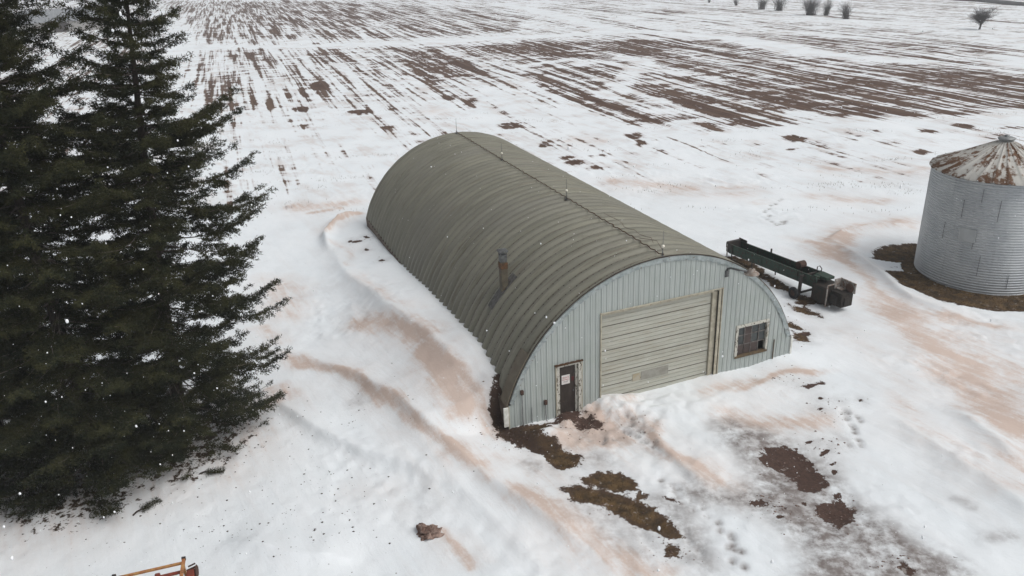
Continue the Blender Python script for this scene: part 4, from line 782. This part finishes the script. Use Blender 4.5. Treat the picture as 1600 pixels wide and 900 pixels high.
# ------------------------------------------------------------------ far barn behind the spruces
pb = at(112, 46); barn = empty('metal_roofed_barn', (pb[0], pb[1], 0), radians(22), 'grey metal-roofed building seen through gaps between the spruces', 'barn')
mb = MB(); bw_, bd_, be, bz = 13., 9., 3.2, 6.4
mb.add([(-bw_, -bd_, -.5), (bw_, -bd_, -.5), (bw_, bd_, -.5), (-bw_, bd_, -.5), (-bw_, -bd_, be), (bw_, -bd_, be), (bw_, bd_, be), (-bw_, bd_, be), (-bw_, 0, bz-.1), (bw_, 0, bz-.1)], [(0, 1, 5, 4), (2, 3, 7, 6), (1, 2, 6, 9, 5), (3, 0, 4, 8, 7)]); mb.build('wall', M['far_wall'], barn)
mb = MB()
for s_ in (-1, 1):
    for i in range(30):
        x0 = -bw_-.4+i*(2*bw_+.8)/30; x1 = x0+(2*bw_+.8)/30
        mb.add([(x0, s_*(bd_+.5), be-.2), (x1-.12, s_*(bd_+.5), be-.2), (x1-.12, 0, bz), (x0, 0, bz)], [(0, 1, 2, 3)]); mb.add([(x1-.12, s_*(bd_+.5), be-.2), (x1-.06, s_*(bd_+.5), be-.08), (x1-.06, 0, bz+.12), (x1-.12, 0, bz)], [(0, 1, 2, 3)]); mb.add([(x1-.06, s_*(bd_+.5), be-.08), (x1, s_*(bd_+.5), be-.2), (x1, 0, bz), (x1-.06, 0, bz+.12)], [(0, 1, 2, 3)])
mb.build('roof', M['far_roof'], barn)
mb = MB(); mb.box(-4, 0, -bd_-.06, -bd_-.005, 0, 2.9); mb.build('door', M['brown_door'], barn)

# ------------------------------------------------------------------ clods, grass, debris, snowflakes
def clod(px, py, rx, ry, rh, seed, label, dz=0.):
    r = np.random.default_rng(seed); p = at(px, py); n1_, n2_ = 40, 22; V = []
    for i in range(n2_+1):
        for j in range(n1_):
            a = 2*pi*j/n1_; e = i/n2_*pi/2*1.15; x_, y_, z_ = cos(a)*cos(e), sin(a)*cos(e), sin(e)
            q = 1+.85*(float(fbm(np.array(x_*2.6+seed+5), np.array(y_*2.6+z_*3+seed+9), 5, seed))-.5)*2*.8; V.append((x_*rx*q, y_*ry*q, z_*rh*q-.06))
    F = [(i*n1_+j, i*n1_+(j+1) % n1_, (i+1)*n1_+(j+1) % n1_, (i+1)*n1_+j) for i in range(n2_) for j in range(n1_)]
    mb = MB(); mb.add(V, F); o = mb.build('soil_clod', M['rock'], None, False); o.location = (p[0], p[1], hz(p[0], p[1])+dz); tag(o, label, 'clod'); return o
clod(670, 832, .42, .34, .34, 4, 'reddish-brown lump of frozen soil standing alone in the foreground snow')
# small stones and crumbs in the dirty places
def crumbs(name, n, pick, size, mat, label_kind='stuff', seed=0):
    r = np.random.default_rng(seed); V = []; F = []
    base = np.array([(1, 0, 0), (-1, 0, 0), (0, 1, 0), (0, -1, 0), (0, 0, .8), (0, 0, -.4)]); fc = np.array([(0, 2, 4), (2, 1, 4), (1, 3, 4), (3, 0, 4), (2, 0, 5), (1, 2, 5), (3, 1, 5), (0, 3, 5)])
    k = 0
    while k < n:
        x_, y_ = pick(r)
        if x_ is None: continue
        s_ = size[0]+(size[1]-size[0])*r.random()**3; V.append(base*s_*r.uniform(.6, 1.5, (6, 3))*[1, .8, .6]+[x_, y_, hz(x_, y_)+s_*.2]); F.append(fc+6*k); k += 1
    o = np_mesh(name, np.concatenate(V), np.concatenate(F), mat); o['kind'] = 'stuff'; return o
def pick_from(pts, sx, sy):
    def f(r):
        c_ = pts[r.integers(len(pts))]; q = at(c_[0]+r.normal(0, sx), c_[1]+r.normal(0, sy)); 
        lx = (q[0]-BX)*CB+(q[1]-BY)*SB; ly_ = -(q[0]-BX)*SB+(q[1]-BY)*CB
        if abs(lx) < 6.9 and 0 < ly_ < BL: return None, None
        return q[0], q[1]
    return f
crumbs('fallen_cones_and_twigs', 420, pick_from([(420, 700), (470, 740), (560, 640), (480, 800), (330, 790), (500, 850), (300, 820), (560, 770), (390, 840), (120, 860)], 60, 35), (.010, .045), M['debris'], seed=5)
crumbs('soil_crumbs', 900, pick_from([(1235, 735), (1305, 800), (1200, 790), (1240, 800), (1290, 700), (1400, 880), (1230, 600), (790, 690), (900, 670), (960, 790), (1050, 860), (1320, 640), (770, 670), (990, 670), (575, 400), (1225, 500), (1240, 530)], 22, 12), (.010, .05), M['rock'], seed=6)
# matted dry grass on the bare patches
r = np.random.default_rng(21); bx_ = []; cand = 0
gm = (soil > .62) & (grass > .6) & near; gi = np.nonzero(gm)[0]; pk = gi[r.integers(len(gi), size=26000)]
P = np.stack([X[pk]+r.uniform(-.06, .06, len(pk)), Y[pk]+r.uniform(-.06, .06, len(pk)), H[pk]-.01], 1)
dn = np.hypot(P[:, 0]+14, P[:, 1]-24) > 5; P = P[dn]
D = np.stack([r.normal(0, .8, len(P)), r.normal(0, .8, len(P)), r.uniform(.25, .9, len(P))], 1); D /= np.linalg.norm(D, axis=1, keepdims=True); S_ = np.cross(D, r.normal(0, 1, D.shape)); S_ /= np.linalg.norm(S_, axis=1, keepdims=True)
L = r.uniform(.05, .14, (len(P), 1)); V = np.stack([P-S_*.008, P+S_*.008, P+D*L], 1).reshape(-1, 3); tag(np_mesh('dry_grass', V, np.arange(len(V)).reshape(-1, 3), M['dry_grass']), kind='stuff')
# weeds and stubble sticking out of the snow further out
r = np.random.default_rng(22); Ps = []
for _ in range(90):
    px, py = r.uniform(380, 1600), r.uniform(150, 330); q = at(px, py); lx = (q[0]-BX)*CB+(q[1]-BY)*SB; ly_ = -(q[0]-BX)*SB+(q[1]-BY)*CB
    if abs(lx) < 7.5 and -1 < ly_ < BL+1: continue
    if np.hypot(q[0]-BINX, q[1]-BINY) < 3.6: continue
    n_ = r.integers(8, 46); 
    for k in range(n_): x_, y_ = q[0]+r.normal(0, .9), q[1]+r.normal(0, .35); Ps.append((x_, y_, hz(x_, y_)))
P = np.array(Ps); D = np.stack([r.normal(0, .3, len(P)), r.normal(0, .3, len(P)), np.ones(len(P))], 1); D /= np.linalg.norm(D, axis=1, keepdims=True); S_ = np.cross(D, r.normal(0, 1, D.shape)); S_ /= np.linalg.norm(S_, axis=1, keepdims=True)
V = np.stack([P-S_*.012, P+S_*.012, P+D*r.uniform(.06, .2, (len(P), 1))], 1).reshape(-1, 3); tag(np_mesh('weeds', V, np.arange(len(V)).reshape(-1, 3), M['dry_grass']), kind='stuff')
# falling snow
r = np.random.default_rng(33); V = []; F = []; base = []
for i in range(1, 4):
    for j in range(6): e = -pi/2+pi*i/4; a = 2*pi*j/6; base.append((cos(a)*cos(e), sin(a)*cos(e), sin(e)))
base += [(0, 0, -1), (0, 0, 1)]; base = np.array(base); fc = []
for i in range(2):
    for j in range(6): fc += [(i*6+j, i*6+(j+1) % 6, (i+1)*6+(j+1) % 6), (i*6+j, (i+1)*6+(j+1) % 6, (i+1)*6+j)]
for j in range(6): fc += [((j+1) % 6, j, 18), (12+j, 12+(j+1) % 6, 19)]
fc = np.array(fc)
for k in range(1500):
    dd_ = 4+34*r.random()**.6; px, py = r.uniform(-60, 1660), r.uniform(-60, 960); q = C0+(FW*FPX+RT*(px-800)-UP*(py-450))/FPX*dd_
    if q[2] < .4: continue
    V.append(base*r.uniform(.004, .013)*np.array([1, 1, 1.3])*r.uniform(.7, 1.3, 3)+q); F.append(fc+20*(len(V)-1))
o = np_mesh('falling_snow', np.concatenate(V), np.concatenate(F), M['flake'], None, True); o['kind'] = 'stuff'
# ------------------------------------------------------------------ snowy air
HAZE = .00055
if HAZE:
    mb = MB(); mb.box(-1450, 1450, -290, 1650, -2.5, 22); hzo = MB.build(mb, 'haze', []); tag(hzo, kind='stuff')
    hm = bpy.data.materials.new('haze_air'); hm.use_nodes = True; nt = hm.node_tree; nt.nodes.clear(); oo = nt.nodes.new('ShaderNodeOutputMaterial'); vv = nt.nodes.new('ShaderNodeVolumePrincipled')
    vv.inputs['Density'].default_value = HAZE; vv.inputs['Color'].default_value = (.9, .93, .96, 1); vv.inputs['Anisotropy'].default_value = .2; nt.links.new(vv.outputs[0], oo.inputs['Volume']); hzo.data.materials.append(hm)
